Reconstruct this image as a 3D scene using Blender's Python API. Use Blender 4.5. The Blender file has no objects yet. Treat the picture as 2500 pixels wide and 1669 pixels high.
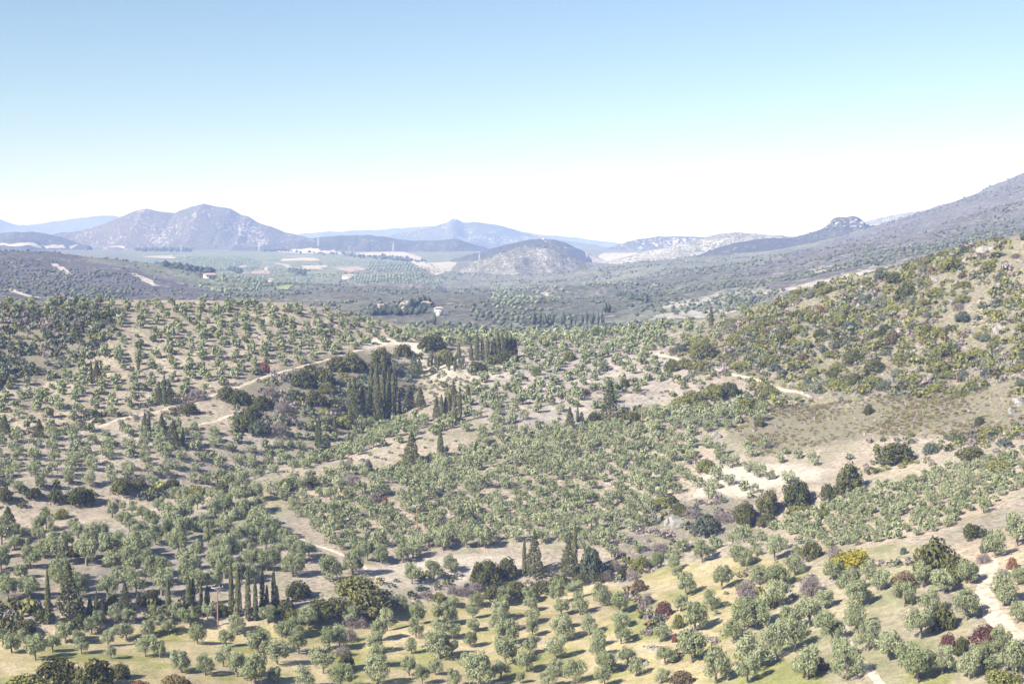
import bpy, math, random
import numpy as np
from mathutils import Vector

# ------------------------------------------------------------------ camera, sky, sun, exposure
SC = bpy.context.scene
COL = SC.collection
F = 2500 * 50 / 36.0                    # focal length in photograph pixels (2500 px wide)
CAMZ = 110.0
HORIZON = 575.0
PITCH = math.atan((834.5 - HORIZON) / F)
SUN_EL = math.radians(36)
SUN_DIR = Vector((-0.80, -0.60, 0)).normalized() * math.cos(SUN_EL) + Vector((0, 0, math.sin(SUN_EL)))

cd = bpy.data.cameras.new('camera'); cam = bpy.data.objects.new('camera', cd); COL.objects.link(cam)
cd.lens = 50; cd.sensor_width = 36; cd.clip_start = 1; cd.clip_end = 40000
cam.location = (0, 0, CAMZ); cam.rotation_euler = (math.pi / 2 - PITCH, 0, 0)
SC.camera = cam

W = bpy.data.worlds.new('World'); SC.world = W; W.use_nodes = True
nt = W.node_tree; nt.nodes.clear()
sky = nt.nodes.new('ShaderNodeTexSky'); sky.sky_type = 'NISHITA'; sky.sun_disc = False
sky.sun_elevation = SUN_EL
sky.sun_rotation = math.atan2(SUN_DIR.x, SUN_DIR.y)
sky.altitude = 300; sky.air_density = 1.0; sky.dust_density = 0.35; sky.ozone_density = 2.5
bg = nt.nodes.new('ShaderNodeBackground'); bg.inputs['Strength'].default_value = 0.059
out = nt.nodes.new('ShaderNodeOutputWorld')
nt.links.new(sky.outputs[0], bg.inputs[0]); nt.links.new(bg.outputs[0], out.inputs[0])

sl = bpy.data.lights.new('sun', 'SUN'); sl.energy = 5.0; sl.angle = math.radians(0.53); sl.color = (1.0, 0.95, 0.885)
so = bpy.data.objects.new('sun', sl); COL.objects.link(so)
so.rotation_euler = SUN_DIR.to_track_quat('Z', 'Y').to_euler()
so.location = (0, 0, 400)

SC.view_settings.view_transform = 'Standard'; SC.view_settings.look = 'None'
SC.view_settings.exposure = 1.25; SC.view_settings.gamma = 1.0; SC.view_settings.use_curve_mapping = False
SC.render.engine = 'CYCLES'
SC.cycles.max_bounces = 4; SC.cycles.diffuse_bounces = 1; SC.cycles.glossy_bounces = 1
SC.cycles.transmission_bounces = 2; SC.cycles.volume_bounces = 1; SC.cycles.transparent_max_bounces = 4
SC.cycles.use_denoising = True; SC.cycles.denoiser = 'OPENIMAGEDENOISE'; SC.cycles.denoising_input_passes = 'RGB_ALBEDO_NORMAL'; SC.cycles.denoising_prefilter = 'ACCURATE'
SC.render.filter_size = 1.1

rng = np.random.default_rng(7)
random.seed(7)

# ------------------------------------------------------------------ pixels and rays (photograph pixels, 2500 x 1669)
CP, SP = math.cos(PITCH), math.sin(PITCH)
def ray(px, py):
    a = (px - 1250) / F; b = (py - 834.5) / F
    return np.array([a, CP - b * SP, -SP - b * CP])
def at(px, py, Y):
    d = ray(px, py); d = d * (Y / d[1])
    return np.array([d[0], d[1], CAMZ + d[2]])
def project(X, Y, Z):
    z = Z - CAMZ
    depth = Y * CP - z * SP
    up = Y * SP + z * CP
    return 1250 + F * X / depth, 834.5 - F * up / depth, depth

# ------------------------------------------------------------------ noise
def _hash(ix, iy, s):
    h = (ix.astype(np.int64) * 374761393 + iy.astype(np.int64) * 668265263 + s * 974711) & 0xFFFFFFFF
    h = ((h ^ (h >> 13)) * 1274126177) & 0xFFFFFFFF
    return ((h ^ (h >> 16)) & 0xFFFFFF) / float(0xFFFFFF)
def vnoise(x, y, s=0):
    x = np.asarray(x, float); y = np.asarray(y, float)
    ix = np.floor(x); iy = np.floor(y); fx = x - ix; fy = y - iy
    fx = fx * fx * fx * (fx * (fx * 6 - 15) + 10); fy = fy * fy * fy * (fy * (fy * 6 - 15) + 10)
    a = _hash(ix, iy, s); b = _hash(ix + 1, iy, s); c = _hash(ix, iy + 1, s); d = _hash(ix + 1, iy + 1, s)
    return (a + (b - a) * fx) * (1 - fy) + (c + (d - c) * fx) * fy
def fbm(x, y, octaves=4, s=0):
    t = 0; amp = 0.5; n = 0
    for o in range(octaves):
        t = t + amp * vnoise(x * 2 ** o + 17.3 * o, y * 2 ** o - 9.1 * o, s + o); n += amp; amp *= 0.5
    return t / n                        # 0..1
def smooth(a, b, x):
    t = np.clip((x - a) / (b - a), 0, 1); return t * t * (3 - 2 * t)
def inpoly(poly, x, y):
    x = np.asarray(x, float); y = np.asarray(y, float); r = np.zeros(x.shape, bool)
    n = len(poly)
    for i in range(n):
        x1, y1 = poly[i]; x2, y2 = poly[(i + 1) % n]
        if y1 == y2: continue
        c = ((y1 > y) != (y2 > y)) & (x < (x2 - x1) * (y - y1) / (y2 - y1) + x1)
        r ^= c
    return r

# ------------------------------------------------------------------ mesh helpers
def new_mesh(name, V, Fc, mat=None, smooth_shade=False):
    V = np.asarray(V, np.float32); Fc = np.asarray(Fc, np.int32)
    me = bpy.data.meshes.new(name)
    k = Fc.shape[1]
    me.vertices.add(len(V)); me.vertices.foreach_set('co', V.ravel())
    me.loops.add(Fc.size); me.loops.foreach_set('vertex_index', Fc.ravel())
    me.polygons.add(len(Fc)); me.polygons.foreach_set('loop_start', np.arange(0, Fc.size, k, dtype=np.int32))
    me.polygons.foreach_set('loop_total', np.full(len(Fc), k, np.int32))
    if smooth_shade: me.polygons.foreach_set('use_smooth', np.ones(len(Fc), bool))
    me.update(calc_edges=True)
    if mat is not None: me.materials.append(mat)
    return me
def link(name, me, parent=None, loc=None, rz=0, scale=None):
    o = bpy.data.objects.new(name, me); COL.objects.link(o)
    if parent is not None: o.parent = parent
    if loc is not None: o.location = loc
    if rz: o.rotation_euler = (0, 0, rz)
    if scale is not None: o.scale = scale
    return o
def tag(o, label=None, cat=None, group=None, kind=None):
    if label: o['label'] = label
    if cat: o['category'] = cat
    if group: o['group'] = group
    if kind: o['kind'] = kind
    return o
def grid_faces(nu, nv):
    i = np.arange(nu * nv).reshape(nv, nu)
    return np.stack([i[:-1, :-1], i[:-1, 1:], i[1:, 1:], i[1:, :-1]], -1).reshape(-1, 4)
def set_color(me, name, rgb):
    a = me.color_attributes.new(name, 'FLOAT_COLOR', 'POINT')
    c = np.ones((len(rgb), 4), np.float32); c[:, :3] = rgb
    a.data.foreach_set('color', c.ravel())
def boxes(lst):
    """lst of (centre, size) or (p, q, thickness) bars -> V, F"""
    V = []; Fc = []
    for it in lst:
        if len(it) == 2:
            c, s = np.array(it[0], float), np.array(it[1], float) / 2
            e = np.eye(3)
            P = [c + e[0] * sx * s[0] + e[1] * sy * s[1] + e[2] * sz * s[2] for sz in (-1, 1) for sx, sy in ((-1, -1), (1, -1), (1, 1), (-1, 1))]
        else:
            p, q, t = np.array(it[0], float), np.array(it[1], float), it[2]
            t2 = t if np.isscalar(t) else t[1]; t1 = t if np.isscalar(t) else t[0]
            d = (q - p) / np.linalg.norm(q - p)
            a = np.cross(d, [0, 0, 1.0]) if abs(d[2]) < 0.95 else np.cross(d, [1.0, 0, 0]); a /= np.linalg.norm(a); b = np.cross(d, a)
            P = [p + a * sx * t1 / 2 + b * sy * t1 / 2 for sx, sy in ((-1, -1), (1, -1), (1, 1), (-1, 1))] + [q + a * sx * t2 / 2 + b * sy * t2 / 2 for sx, sy in ((-1, -1), (1, -1), (1, 1), (-1, 1))]
        o = len(V); V += P
        Fc += [(o, o + 3, o + 2, o + 1), (o + 4, o + 5, o + 6, o + 7)] + [(o + i, o + (i + 1) % 4, o + 4 + (i + 1) % 4, o + 4 + i) for i in range(4)]
    return np.array(V), np.array(Fc)

# ------------------------------------------------------------------ materials
def M(name):
    m = bpy.data.materials.new(name); m.use_nodes = True
    t = m.node_tree; t.nodes.clear()
    o = t.nodes.new('ShaderNodeOutputMaterial')
    return m, t, o
def N(t, ty, **kw):
    n = t.nodes.new(ty)
    for k, v in kw.items():
        if k.startswith('_'): setattr(n, k[1:], v)
        else: n.inputs[k].default_value = v
    return n
def ramp(t, src, stops):
    r = t.nodes.new('ShaderNodeValToRGB'); el = r.color_ramp.elements
    while len(el) < len(stops): el.new(0.5)
    for e, (p, c) in zip(el, stops):
        e.position = p; e.color = (c, c, c, 1) if np.isscalar(c) else (*c, 1)
    t.links.new(src, r.inputs[0]); return r.outputs[0]
def mix(t, fac, a, b, mode='MIX'):
    n = t.nodes.new('ShaderNodeMix'); n.data_type = 'RGBA'; n.blend_type = mode
    for s, v in ((n.inputs[0], fac), (n.inputs[6], a), (n.inputs[7], b)):
        if isinstance(v, bpy.types.NodeSocket): t.links.new(v, s)
        elif np.isscalar(v): s.default_value = v
        else: s.default_value = (*v, 1)
    return n.outputs[2]
def coords(t, scale=(1, 1, 1)):
    g = t.nodes.new('ShaderNodeNewGeometry')
    m = N(t, 'ShaderNodeMapping'); m.inputs['Scale'].default_value = scale
    t.links.new(g.outputs['Position'], m.inputs['Vector']); return m.outputs[0]
def noise(t, vec, scale, detail=4, rough=0.55):
    n = N(t, 'ShaderNodeTexNoise', Scale=scale, Detail=detail, Roughness=rough)
    t.links.new(vec, n.inputs['Vector']); return n.outputs['Fac']
def finish(t, o, col, rough=0.9, bump=None, bdist=0.3, bstr=0.6):
    p = N(t, 'ShaderNodeBsdfPrincipled', Roughness=rough)
    p.inputs['Specular IOR Level'].default_value = 0.15
    if isinstance(col, bpy.types.NodeSocket): t.links.new(col, p.inputs['Base Color'])
    else: p.inputs['Base Color'].default_value = (*col, 1)
    if bump is not None:
        b = N(t, 'ShaderNodeBump', Strength=bstr, Distance=bdist); t.links.new(bump, b.inputs['Height']); t.links.new(b.outputs[0], p.inputs['Normal'])
    t.links.new(p.outputs[0], o.inputs[0])
def plain(name, c, rough=0.8, var=0.15, scale=3.0):
    m, t, o = M(name); v = coords(t)
    f = ramp(t, noise(t, v, scale, 3), [(0.3, 1 - var), (0.7, 1 + var)])
    finish(t, o, mix(t, 1.0, c, f, 'MULTIPLY'), rough); return m

def leaf_mat(name, c, c2, var=0.35, trans=0.25, attr=False):
    """foliage: colour differs a little from tree to tree and from leaf to leaf"""
    m, t, o = M(name)
    if attr:
        a = N(t, 'ShaderNodeAttribute', _attribute_name='tint'); base = a.outputs['Color']
    else:
        oi = t.nodes.new('ShaderNodeObjectInfo'); base = mix(t, oi.outputs['Random'], c, c2)
    g = t.nodes.new('ShaderNodeNewGeometry')
    f = ramp(t, g.outputs['Random Per Island'], [(0, 1 - var), (1, 1 + var)])
    colr = mix(t, 1.0, base, f, 'MULTIPLY')
    d = N(t, 'ShaderNodeBsdfDiffuse'); tr = N(t, 'ShaderNodeBsdfTranslucent'); ms = N(t, 'ShaderNodeMixShader', Fac=trans)
    t.links.new(colr, d.inputs[0]); t.links.new(colr, tr.inputs[0])
    t.links.new(d.outputs[0], ms.inputs[1]); t.links.new(tr.outputs[0], ms.inputs[2]); t.links.new(ms.outputs[0], o.inputs[0])
    return m

def hill_mat(name, scrub, soil, rock, rock_amt, patch, speck, soil_amt=0.5, seed=0.0, squash=1.0):
    """far hillside: dark scrub clumps, bare earth between them, pale limestone showing through"""
    m, t, o = M(name)
    mp = N(t, 'ShaderNodeMapping'); g = t.nodes.new('ShaderNodeNewGeometry')
    mp.inputs['Location'].default_value = (seed * 931.0, seed * 517.0, 0); mp.inputs['Scale'].default_value = (1, squash, 1)
    t.links.new(g.outputs['Position'], mp.inputs['Vector']); v = mp.outputs[0]
    big = noise(t, v, 1 / patch, 5, 0.6)
    fine = noise(t, v, 1 / speck, 3, 0.6)
    fine2 = noise(t, v, 1 / (speck * 3.1), 3, 0.6)
    s = mix(t, 0.5, fine, fine2)
    sb = mix(t, 0.35, s, big)
    base = mix(t, ramp(t, sb, [(0.60 - 0.22 * soil_amt, 0.0), (0.74 - 0.22 * soil_amt, 1.0)]), scrub, soil)
    base = mix(t, 1.0, base, ramp(t, fine, [(0.3, 0.72), (0.7, 1.28)]), 'MULTIPLY')
    big2 = noise(t, v, 1 / (patch * 0.6), 4, 0.65)
    rk = mix(t, 0.45, fine, big2)
    lo = 0.66 - 0.25 * rock_amt
    colr = mix(t, ramp(t, rk, [(lo, 0.0), (lo + 0.05, 1.0)]), base, rock)
    finish(t, o, colr, 0.95, fine, speck * 0.35, 0.8); return m

SCRUB = (0.045, 0.046, 0.036); HEATH = (0.105, 0.088, 0.080); LIME = (0.36, 0.325, 0.285); EARTH = (0.33, 0.26, 0.21)

# ------------------------------------------------------------------ near terrain: a bowl of groves, hill to the left, scrub slope to the right
def tps(pts, lam=0.0, s=100.0):
    P = np.array(pts, float); x = P[:, :2] / s; z = P[:, 2]; n = len(P)
    d2 = ((x[:, None] - x[None]) ** 2).sum(-1)
    K = np.where(d2 > 0, d2 * np.log(d2 + 1e-12), 0) + np.eye(n) * lam
    A = np.zeros((n + 3, n + 3)); A[:n, :n] = K; A[:n, n] = 1; A[:n, n + 1:] = x; A[n, :n] = 1; A[n + 1:, :n] = x.T
    w = np.linalg.solve(A, np.concatenate([z, [0, 0, 0]]))
    def f(X, Y):
        q = np.stack([np.ravel(X), np.ravel(Y)], -1) / s; r = np.empty(len(q))
        for k in range(0, len(q), 40000):
            qq = q[k:k + 40000]; d = ((qq[:, None] - x[None]) ** 2).sum(-1)
            r[k:k + 40000] = (d * np.log(d + 1e-12)) @ w[:n] + w[n] + qq @ w[n + 1:]
        return r.reshape(np.shape(X))
    return f

cols = [0, 600, 1000, 1250, 1700, 2100, 2500]
rows = {1800: [255, 258, 262, 264, 250, 226, 214],
        1669: [290, 298, 305, 308, 290, 255, 238],
        1500: [345, 356, 364, 366, 340, 294, 268],
        1350: [396, 410, 418, 420, 396, 345, 306],
        1200: [452, 466, 470, 470, 456, 412, 364],
        1100: [498, 512, 514, 508, 496, 462, 412],
        1000: [540, 562, 574, 562, 536, 506, 456],
        900: [590, 622, 646, 646, 606, 550, 490]}
cps = []
for py, ys in rows.items():
    for px, Y in zip(cols, ys): cps.append((px, py, Y))
cps += [(0, 800, 640), (300, 800, 660), (600, 800, 688), (850, 830, 700), (2100, 800, 590), (1850, 820, 630), (2500, 800, 520), (2300, 740, 575), (2500, 700, 548), (2500, 620, 572), (2150, 720, 628), (1700, 820, 668), (1450, 840, 720), (1250, 840, 720)]
crest = [(-300, 735, 680), (0, 736, 690), (300, 734, 725), (600, 736, 745), (800, 754, 750), (950, 792, 765), (1100, 811, 790), (1300, 814, 800), (1500, 810, 790), (1650, 793, 762), (1730, 779, 745), (1850, 748, 720), (2000, 703, 690), (2150, 665, 660), (2300, 620, 630), (2400, 600, 610), (2500, 574, 590), (2800, 500, 545)]
cps += crest
P3 = [at(*c) for c in cps]
for px, py, Y in list(cps):
    if px == 0: p = at(-280, py, Y * 0.99); P3.append(p)
    if px == 2500: p = at(2790, py - 0.10 * (1700 - py) * 0.25, Y * 0.95); P3.append(p)
for px, py, Y in crest:
    for k, dz in ((1.12, 14), (1.3, 55)):
        p = at(px, py, Y); P3.append(np.array([p[0] * k, p[1] * k, p[2] - dz]))
Hbase = tps(P3, 0.02)
NU, NV = 460, 520
vv = np.linspace(0, 1, NV); Yg = 190 * (985 / 190) ** vv
uu = np.linspace(-1, 1, NU)
GX = uu[None, :] * (0.43 * Yg[:, None] + 45); GY = np.repeat(Yg[:, None], NU, 1)
GZ = Hbase(GX, GY)
def carve(pts, depth, width):
    global GZ
    P = np.array([at(*p) for p in pts])[:, :2]; d = np.full(GX.shape, 1e9)
    for a_, b_ in zip(P[:-1], P[1:]):
        e = b_ - a_; t_ = np.clip(((GX - a_[0]) * e[0] + (GY - a_[1]) * e[1]) / (e @ e), 0, 1)
        d = np.minimum(d, np.hypot(GX - a_[0] - t_ * e[0], GY - a_[1] - t_ * e[1]))
    d = d * (0.8 + 0.4 * fbm(GX / 20, GY / 20, 2, 71))
    GZ = GZ - depth * np.exp(-(d / width) ** 2)
carve([(1030, 880, 660), (960, 960, 600), (880, 1040, 548), (760, 1085, 524), (600, 1120, 505), (350, 1190, 468), (0, 1235, 438), (-300, 1250, 430)], 6.5, 15)
carve([(1980, 1240, 420), (1800, 1290, 415), (1640, 1320, 412), (1490, 1405, 398), (1250, 1445, 388), (1000, 1475, 374), (760, 1510, 355), (300, 1515, 344), (-200, 1545, 330)], 5.0, 10)
carve([(1900, 960, 560), (1750, 1000, 545), (1600, 1020, 552), (1420, 1050, 540), (1200, 1100, 515), (1000, 1140, 500)], 3.5, 12)
carve([(-100, 790, 640), (150, 850, 610), (60, 930, 575), (-200, 980, 555)], 6.0, 20)
carve([(2250, 640, 640), (2150, 760, 600), (2050, 880, 565), (2000, 960, 535)], 4.0, 12)
carve([(2520, 640, 575), (2420, 800, 545), (2330, 930, 500)], 4.0, 12)
gpx, gpy, _ = project(GX, GY, GZ)
LEFT_HILL = [(-400, 700), (620, 700), (900, 760), (1010, 830), (850, 850), (640, 905), (240, 1035), (0, 1065), (-400, 1100)]
DENSE = [(660, 1190), (720, 1165), (960, 1145), (1010, 1130), (1230, 1050), (1500, 1010), (1850, 985), (1870, 1030), (1720, 1060), (1700, 1160), (1580, 1250), (1490, 1340), (1350, 1290), (950, 1330), (850, 1350)]
tmask = smooth(0, 1, (fbm(gpx / 60, gpy / 60, 2, 3) - 0.25) * 3) * inpoly(LEFT_HILL, gpx, gpy)
tm2 = inpoly([(1150, 860), (1640, 830), (1650, 960), (1250, 1050)], gpx, gpy) * 0.6 + inpoly(DENSE, gpx, gpy) * 0.4
tm = np.maximum(tmask, tm2)
for _ in range(2): tm = (tm + np.roll(tm, 1, 0) + np.roll(tm, -1, 0) + np.roll(tm, 1, 1) + np.roll(tm, -1, 1)) / 5
zz = GZ + 1.6 * (fbm(GX / 45, GY / 45, 3, 5) - 0.5)
st = 2.1; fr = zz / st; fl = np.floor(fr)
GZ = GZ + tm * ((fl + smooth(0.62, 0.98, fr - fl)) * st - zz) * 0.8
GZ += 2.4 * (fbm(GX / 38, GY / 38, 4, 11) - 0.5) + 0.5 * (fbm(GX / 6, GY / 6, 3, 12) - 0.5)
lnr = math.log(985 / 190)
def hz(X, Y):
    """height of the near terrain (bilinear in its grid)"""
    X = np.asarray(X, float); Y = np.asarray(Y, float)
    v = np.clip(np.log(np.maximum(Y, 190) / 190) / lnr * (NV - 1), 0, NV - 1.001)
    u = np.clip((X / (0.43 * Y + 45) + 1) / 2 * (NU - 1), 0, NU - 1.001)
    i = v.astype(int); j = u.astype(int); a = v - i; b = u - j
    return (GZ[i, j] * (1 - b) + GZ[i, j + 1] * b) * (1 - a) + (GZ[i + 1, j] * (1 - b) + GZ[i + 1, j + 1] * b) * a
_ys = np.arange(192, 980, 1.0)
def ground(px, py):
    """where the ray through a photograph pixel meets the near terrain, or None"""
    d = ray(px, py); d = d / d[1]
    zr = CAMZ + d[2] * _ys; h = hz(d[0] * _ys, _ys)
    k = np.argmax(h >= zr)
    if h[k] < zr[k] or k == 0: return None
    a, b = zr[k - 1] - h[k - 1], h[k] - zr[k]; y = _ys[k - 1] + a / (a + b + 1e-9)
    return np.array([d[0] * y, y, float(hz(d[0] * y, y))])

gpx, gpy, _ = project(GX, GY, GZ)
#ZONECOLOURS
jx = gpx + 50 * (fbm(GX / 9, GY / 9, 3, 21) - 0.5) + 70 * (fbm(GX / 30, GY / 30, 2, 22) - 0.5)
jy = gpy + 22 * (fbm(GX / 9, GY / 9, 3, 23) - 0.5) + 26 * (fbm(GX / 30, GY / 30, 2, 24) - 0.5)
rgb = np.ones(GX.shape + (3,)) * np.array((0.385, 0.325, 0.25))
scr = np.full(GX.shape, 0.35)                                   # how much low scrub and litter covers the soil
def paint(poly, c, amt=1.0, s=0.0):
    global rgb, scr
    m = inpoly(poly, jx, jy).astype(np.float32)
    for _ in range(5): m = (2 * m + np.roll(m, 1, 0) + np.roll(m, -1, 0) + np.roll(m, 1, 1) + np.roll(m, -1, 1)) / 6
    m = m * amt
    rgb = rgb * (1 - m[..., None]) + np.array(c) * m[..., None]
    scr = scr * (1 - m) + s * m
SOIL = (0.42, 0.35, 0.265); PALE = (0.52, 0.46, 0.38); GREY = (0.345, 0.305, 0.265); GRASS = (0.41, 0.345, 0.185); GREEN = (0.235, 0.245, 0.075); SCRUBBY = (0.24, 0.205, 0.165); HEATHC = (0.33, 0.27, 0.18); DRY = (0.44, 0.36, 0.23)
paint(LEFT_HILL, SOIL, 0.85, 0.42)
paint([(-400, 735), (260, 740), (300, 800), (230, 870), (100, 930), (-400, 960)], SCRUBBY, 0.9, 0.8)
paint([(-400, 1040), (660, 1050), (650, 1200), (-400, 1230)], (0.38, 0.325, 0.265), 1, 0.38)
paint([(600, 920), (860, 850), (1010, 900), (1000, 1030), (760, 1050), (600, 1050)], SCRUBBY, 0.9, 0.8)
paint([(1010, 860), (1330, 830), (1640, 820), (1700, 960), (1500, 1010), (1230, 1060), (1130, 1000)], (0.40, 0.345, 0.30), 1, 0.35)
paint([(1150, 1010), (1380, 1010), (1330, 1060), (1200, 1090)], GREY, 0.9, 0.1)
paint([(1030, 880), (1160, 880), (1250, 860), (1260, 900), (1120, 960), (1040, 960)], PALE, 0.8, 0.4)
paint(DENSE, (0.40, 0.335, 0.255), 1, 0.45)
paint([(1640, 800), (1900, 720), (2600, 540), (2600, 1000), (2050, 980), (1900, 960), (1640, 880)], (0.37, 0.31, 0.235), 1, 0.7)
paint([(1850, 990), (2050, 985), (2560, 930), (2560, 1080), (2120, 1060), (1860, 1120), (1780, 1060)], HEATHC, 1, 0.75)
paint([(1700, 1140), (1960, 1135), (2030, 1150), (1980, 1180), (1860, 1200), (1700, 1215)], PALE, 1, 0.1)
paint([(2100, 1130), (2330, 1130), (2240, 1180), (2110, 1190)], SOIL, 1, 0.3)
paint([(1600, 1210), (1860, 1210), (1850, 1300), (1560, 1400), (1430, 1390), (1500, 1330)], (0.33, 0.275, 0.235), 1, 0.7)
paint([(1880, 1300), (2100, 1190), (2560, 1090), (2450, 1230), (2270, 1320), (2000, 1340)], (0.44, 0.355, 0.26), 1, 0.35)
paint([(903, 832), (1027, 830), (1046, 852), (1046, 874), (1008, 874), (1000, 850), (905, 848)], (0.58, 0.52, 0.43), 1, 0)
paint([(976, 1450), (1060, 1440), (1070, 1462), (985, 1484)], (0.56, 0.49, 0.38), 1, 0)
# lower left
paint([(-400, 1225), (620, 1190), (650, 1260), (-400, 1330)], (0.42, 0.35, 0.265), 1, 0.3)
paint([(210, 1290), (560, 1240), (700, 1240), (720, 1330), (590, 1420), (400, 1470), (190, 1450)], GREY, 1, 0.05)
paint([(215, 1330), (420, 1290), (530, 1265), (640, 1235), (700, 1250), (560, 1290), (400, 1320), (225, 1360)], GREEN, 0.75, 0)
paint([(540, 1190), (800, 1190), (900, 1175), (830, 1215), (640, 1235)], DRY, 0.8, 0.1)
paint([(-400, 1450), (120, 1430), (120, 1500), (-400, 1520)], SCRUBBY, 0.7, 0.5)
paint([(860, 1385), (1000, 1365), (1250, 1350), (1290, 1380), (1130, 1420), (900, 1430)], PALE, 0.8, 0.1)
paint([(-400, 1560), (280, 1540), (440, 1515), (640, 1520), (880, 1520), (870, 1600), (880, 1800), (-400, 1800)], GRASS, 1, 0.0)
paint([(870, 1560), (960, 1480), (1100, 1470), (1260, 1455), (1480, 1420), (1560, 1440), (1600, 1540), (1640, 1690), (1500, 1800), (840, 1800)], GRASS, 1, 0.0)
paint([(1590, 1400), (1900, 1345), (2000, 1390), (1880, 1440), (1760, 1800), (1640, 1800), (1600, 1500)], GRASS, 1, 0.1)
paint([(1880, 1430), (2130, 1430), (2330, 1500), (2430, 1700), (2200, 1800), (1760, 1800), (1800, 1500)], (0.36, 0.32, 0.20), 1, 0.25)
paint([(1980, 1340), (2150, 1330), (2330, 1330), (2330, 1420), (2160, 1430), (2010, 1400)], (0.36, 0.32, 0.19), 1, 0.3)
paint([(2330, 1330), (2600, 1250), (2600, 1680), (2480, 1600), (2360, 1480)], (0.46, 0.37, 0.26), 1, 0.3)
for bl in ([(1500, 1460), (1560, 1440), (1620, 1520), (1640, 1570), (1570, 1570)], [(1790, 1640), (1900, 1610), (2010, 1610), (1980, 1700), (1800, 1720)], [(2230, 1600), (2350, 1640), (2330, 1680), (2200, 1660)], [(2440, 1530), (2470, 1540), (2460, 1560), (2430, 1560)], [(800, 1600), (880, 1540), (900, 1600), (860, 1690)]):
    paint(bl, GREEN, 0.85, 0)
gp = (fbm(GX / 7, GY / 7, 4, 31) - 0.5)
isgrass = np.clip(1 - np.abs(rgb - np.array(GRASS)).sum(-1) * 4, 0, 1)
rgb = rgb + isgrass[..., None] * (np.clip(gp * 4, 0, 1)[..., None] * (np.array(GREEN) - np.array(GRASS)) * 0.8 + np.clip(-gp * 4, 0, 1)[..., None] * (np.array(DRY) - np.array(GRASS)))
rgb *= (0.86 + 0.42 * (fbm(GX / 24, GY / 24, 4, 33) - 0.5))[..., None]

def ground_mat():
    m, t, o = M('hillside soil and grass')
    a = N(t, 'ShaderNodeAttribute', _attribute_name='soil'); s = N(t, 'ShaderNodeAttribute', _attribute_name='litter')
    v = coords(t)
    n1 = noise(t, v, 0.35, 5, 0.65); n2 = noise(t, v, 1.6, 4, 0.7)
    c = mix(t, 1.0, a.outputs['Color'], ramp(t, n1, [(0.3, 0.80), (0.7, 1.18)]), 'MULTIPLY')
    c = mix(t, 1.0, c, ramp(t, n2, [(0.3, 0.66), (0.7, 1.30)]), 'MULTIPLY')
    n3 = noise(t, v, 0.8, 5, 0.7)
    th = t.nodes.new('ShaderNodeMath'); th.operation = 'MULTIPLY_ADD'; th.inputs[1].default_value = 0.30; th.inputs[2].default_value = -0.05
    t.links.new(s.outputs['Fac'], th.inputs[0])
    ad = t.nodes.new('ShaderNodeMath'); ad.operation = 'ADD'; t.links.new(n3, ad.inputs[0]); t.links.new(th.outputs[0], ad.inputs[1])
    n4 = noise(t, v, 0.22, 3)
    litter = mix(t, ramp(t, n4, [(0.35, 0), (0.65, 1)]), (0.17, 0.145, 0.12), (0.14, 0.14, 0.07))
    c = mix(t, ramp(t, ad.outputs[0], [(0.55, 0), (0.68, 1)]), c, litter)
    finish(t, o, c, 0.95, mix(t, 0.5, n2, n3), 0.35, 0.9); return m
me = new_mesh('terrain', np.stack([GX, GY, GZ], -1).reshape(-1, 3), grid_faces(NU, NV), ground_mat(), True)
set_color(me, 'soil', np.clip(rgb, 0.01, 0.8).reshape(-1, 3)); set_color(me, 'litter', np.repeat(scr.reshape(-1, 1), 3, 1))
tag(link('terrain', me), 'dry stony hillside carrying the olive groves', kind='structure')

# ------------------------------------------------------------------ the valley behind the groves and the slope of the big hill to the right
mid = [(0, 613, 2100), (100, 614, 2060), (230, 630, 1960), (330, 652, 1850), (430, 686, 1700), (540, 720, 1560), (-300, 600, 2150), (-300, 700, 1450),
       (0, 665, 1700), (0, 730, 1330), (200, 685, 1600), (200, 740, 1330), (350, 735, 1400), (450, 745, 1350),
       (600, 728, 1750), (600, 698, 2250), (600, 668, 2950), (600, 646, 3550), (600, 624, 4250), (350, 632, 3800), (300, 624, 4100), (150, 614, 4400), (-200, 612, 4500),
       (760, 712, 1850), (850, 700, 1980), (950, 697, 2000), (1050, 702, 1950), (1150, 718, 1750), (900, 760, 1330), (1000, 800, 1120), (800, 730, 1500),
       (900, 675, 2700), (900, 655, 3200), (900, 635, 3850), (900, 618, 4400), (1150, 690, 2450), (1100, 665, 3000),
       (1250, 800, 1120), (1250, 760, 1350), (1250, 725, 1720), (1250, 698, 2300), (1400, 760, 1330), (1400, 720, 1750), (1400, 698, 2200),
       (1550, 690, 2100), (1550, 760, 1280), (1700, 690, 1800), (1700, 660, 2250), (1700, 720, 1480), (1700, 760, 1200), (1900, 705, 1300), (1900, 665, 1720), (1900, 640, 2100), (1900, 622, 2400),
       (2100, 655, 1350), (2100, 625, 1750), (2100, 595, 2200), (2300, 605, 1350), (2300, 560, 1850), (2300, 530, 2250), (2500, 560, 1300), (2500, 510, 1800), (2500, 460, 2250), (2500, 427, 2600), (2400, 471, 2530), (2300, 516, 2450), (2200, 552, 2400), (2050, 592, 2500), (2800, 320, 2700), (2800, 500, 1400)]
MP = [at(*c) for c in mid]
MP += [np.array((X, 9500.0, 45.0)) for X in (-4500, -2000, 0, 2000, 4500)] + [np.array((X, 6500.0, 48.0)) for X in (-2600, -1000, 0, 1000, 2600)]
MP += [np.array((X, 4600.0, 50.0)) for X in (700, 1400, 2200)] + [np.array((X, 3400.0, 45.0)) for X in (700, 1000, 1500)] + [np.array((X, 780.0, Z)) for X, Z in ((-350, 20), (0, 10), (350, 20))]
Hm = tps(MP, 0.02, 400.0)
MU, MV = 330, 420
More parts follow.
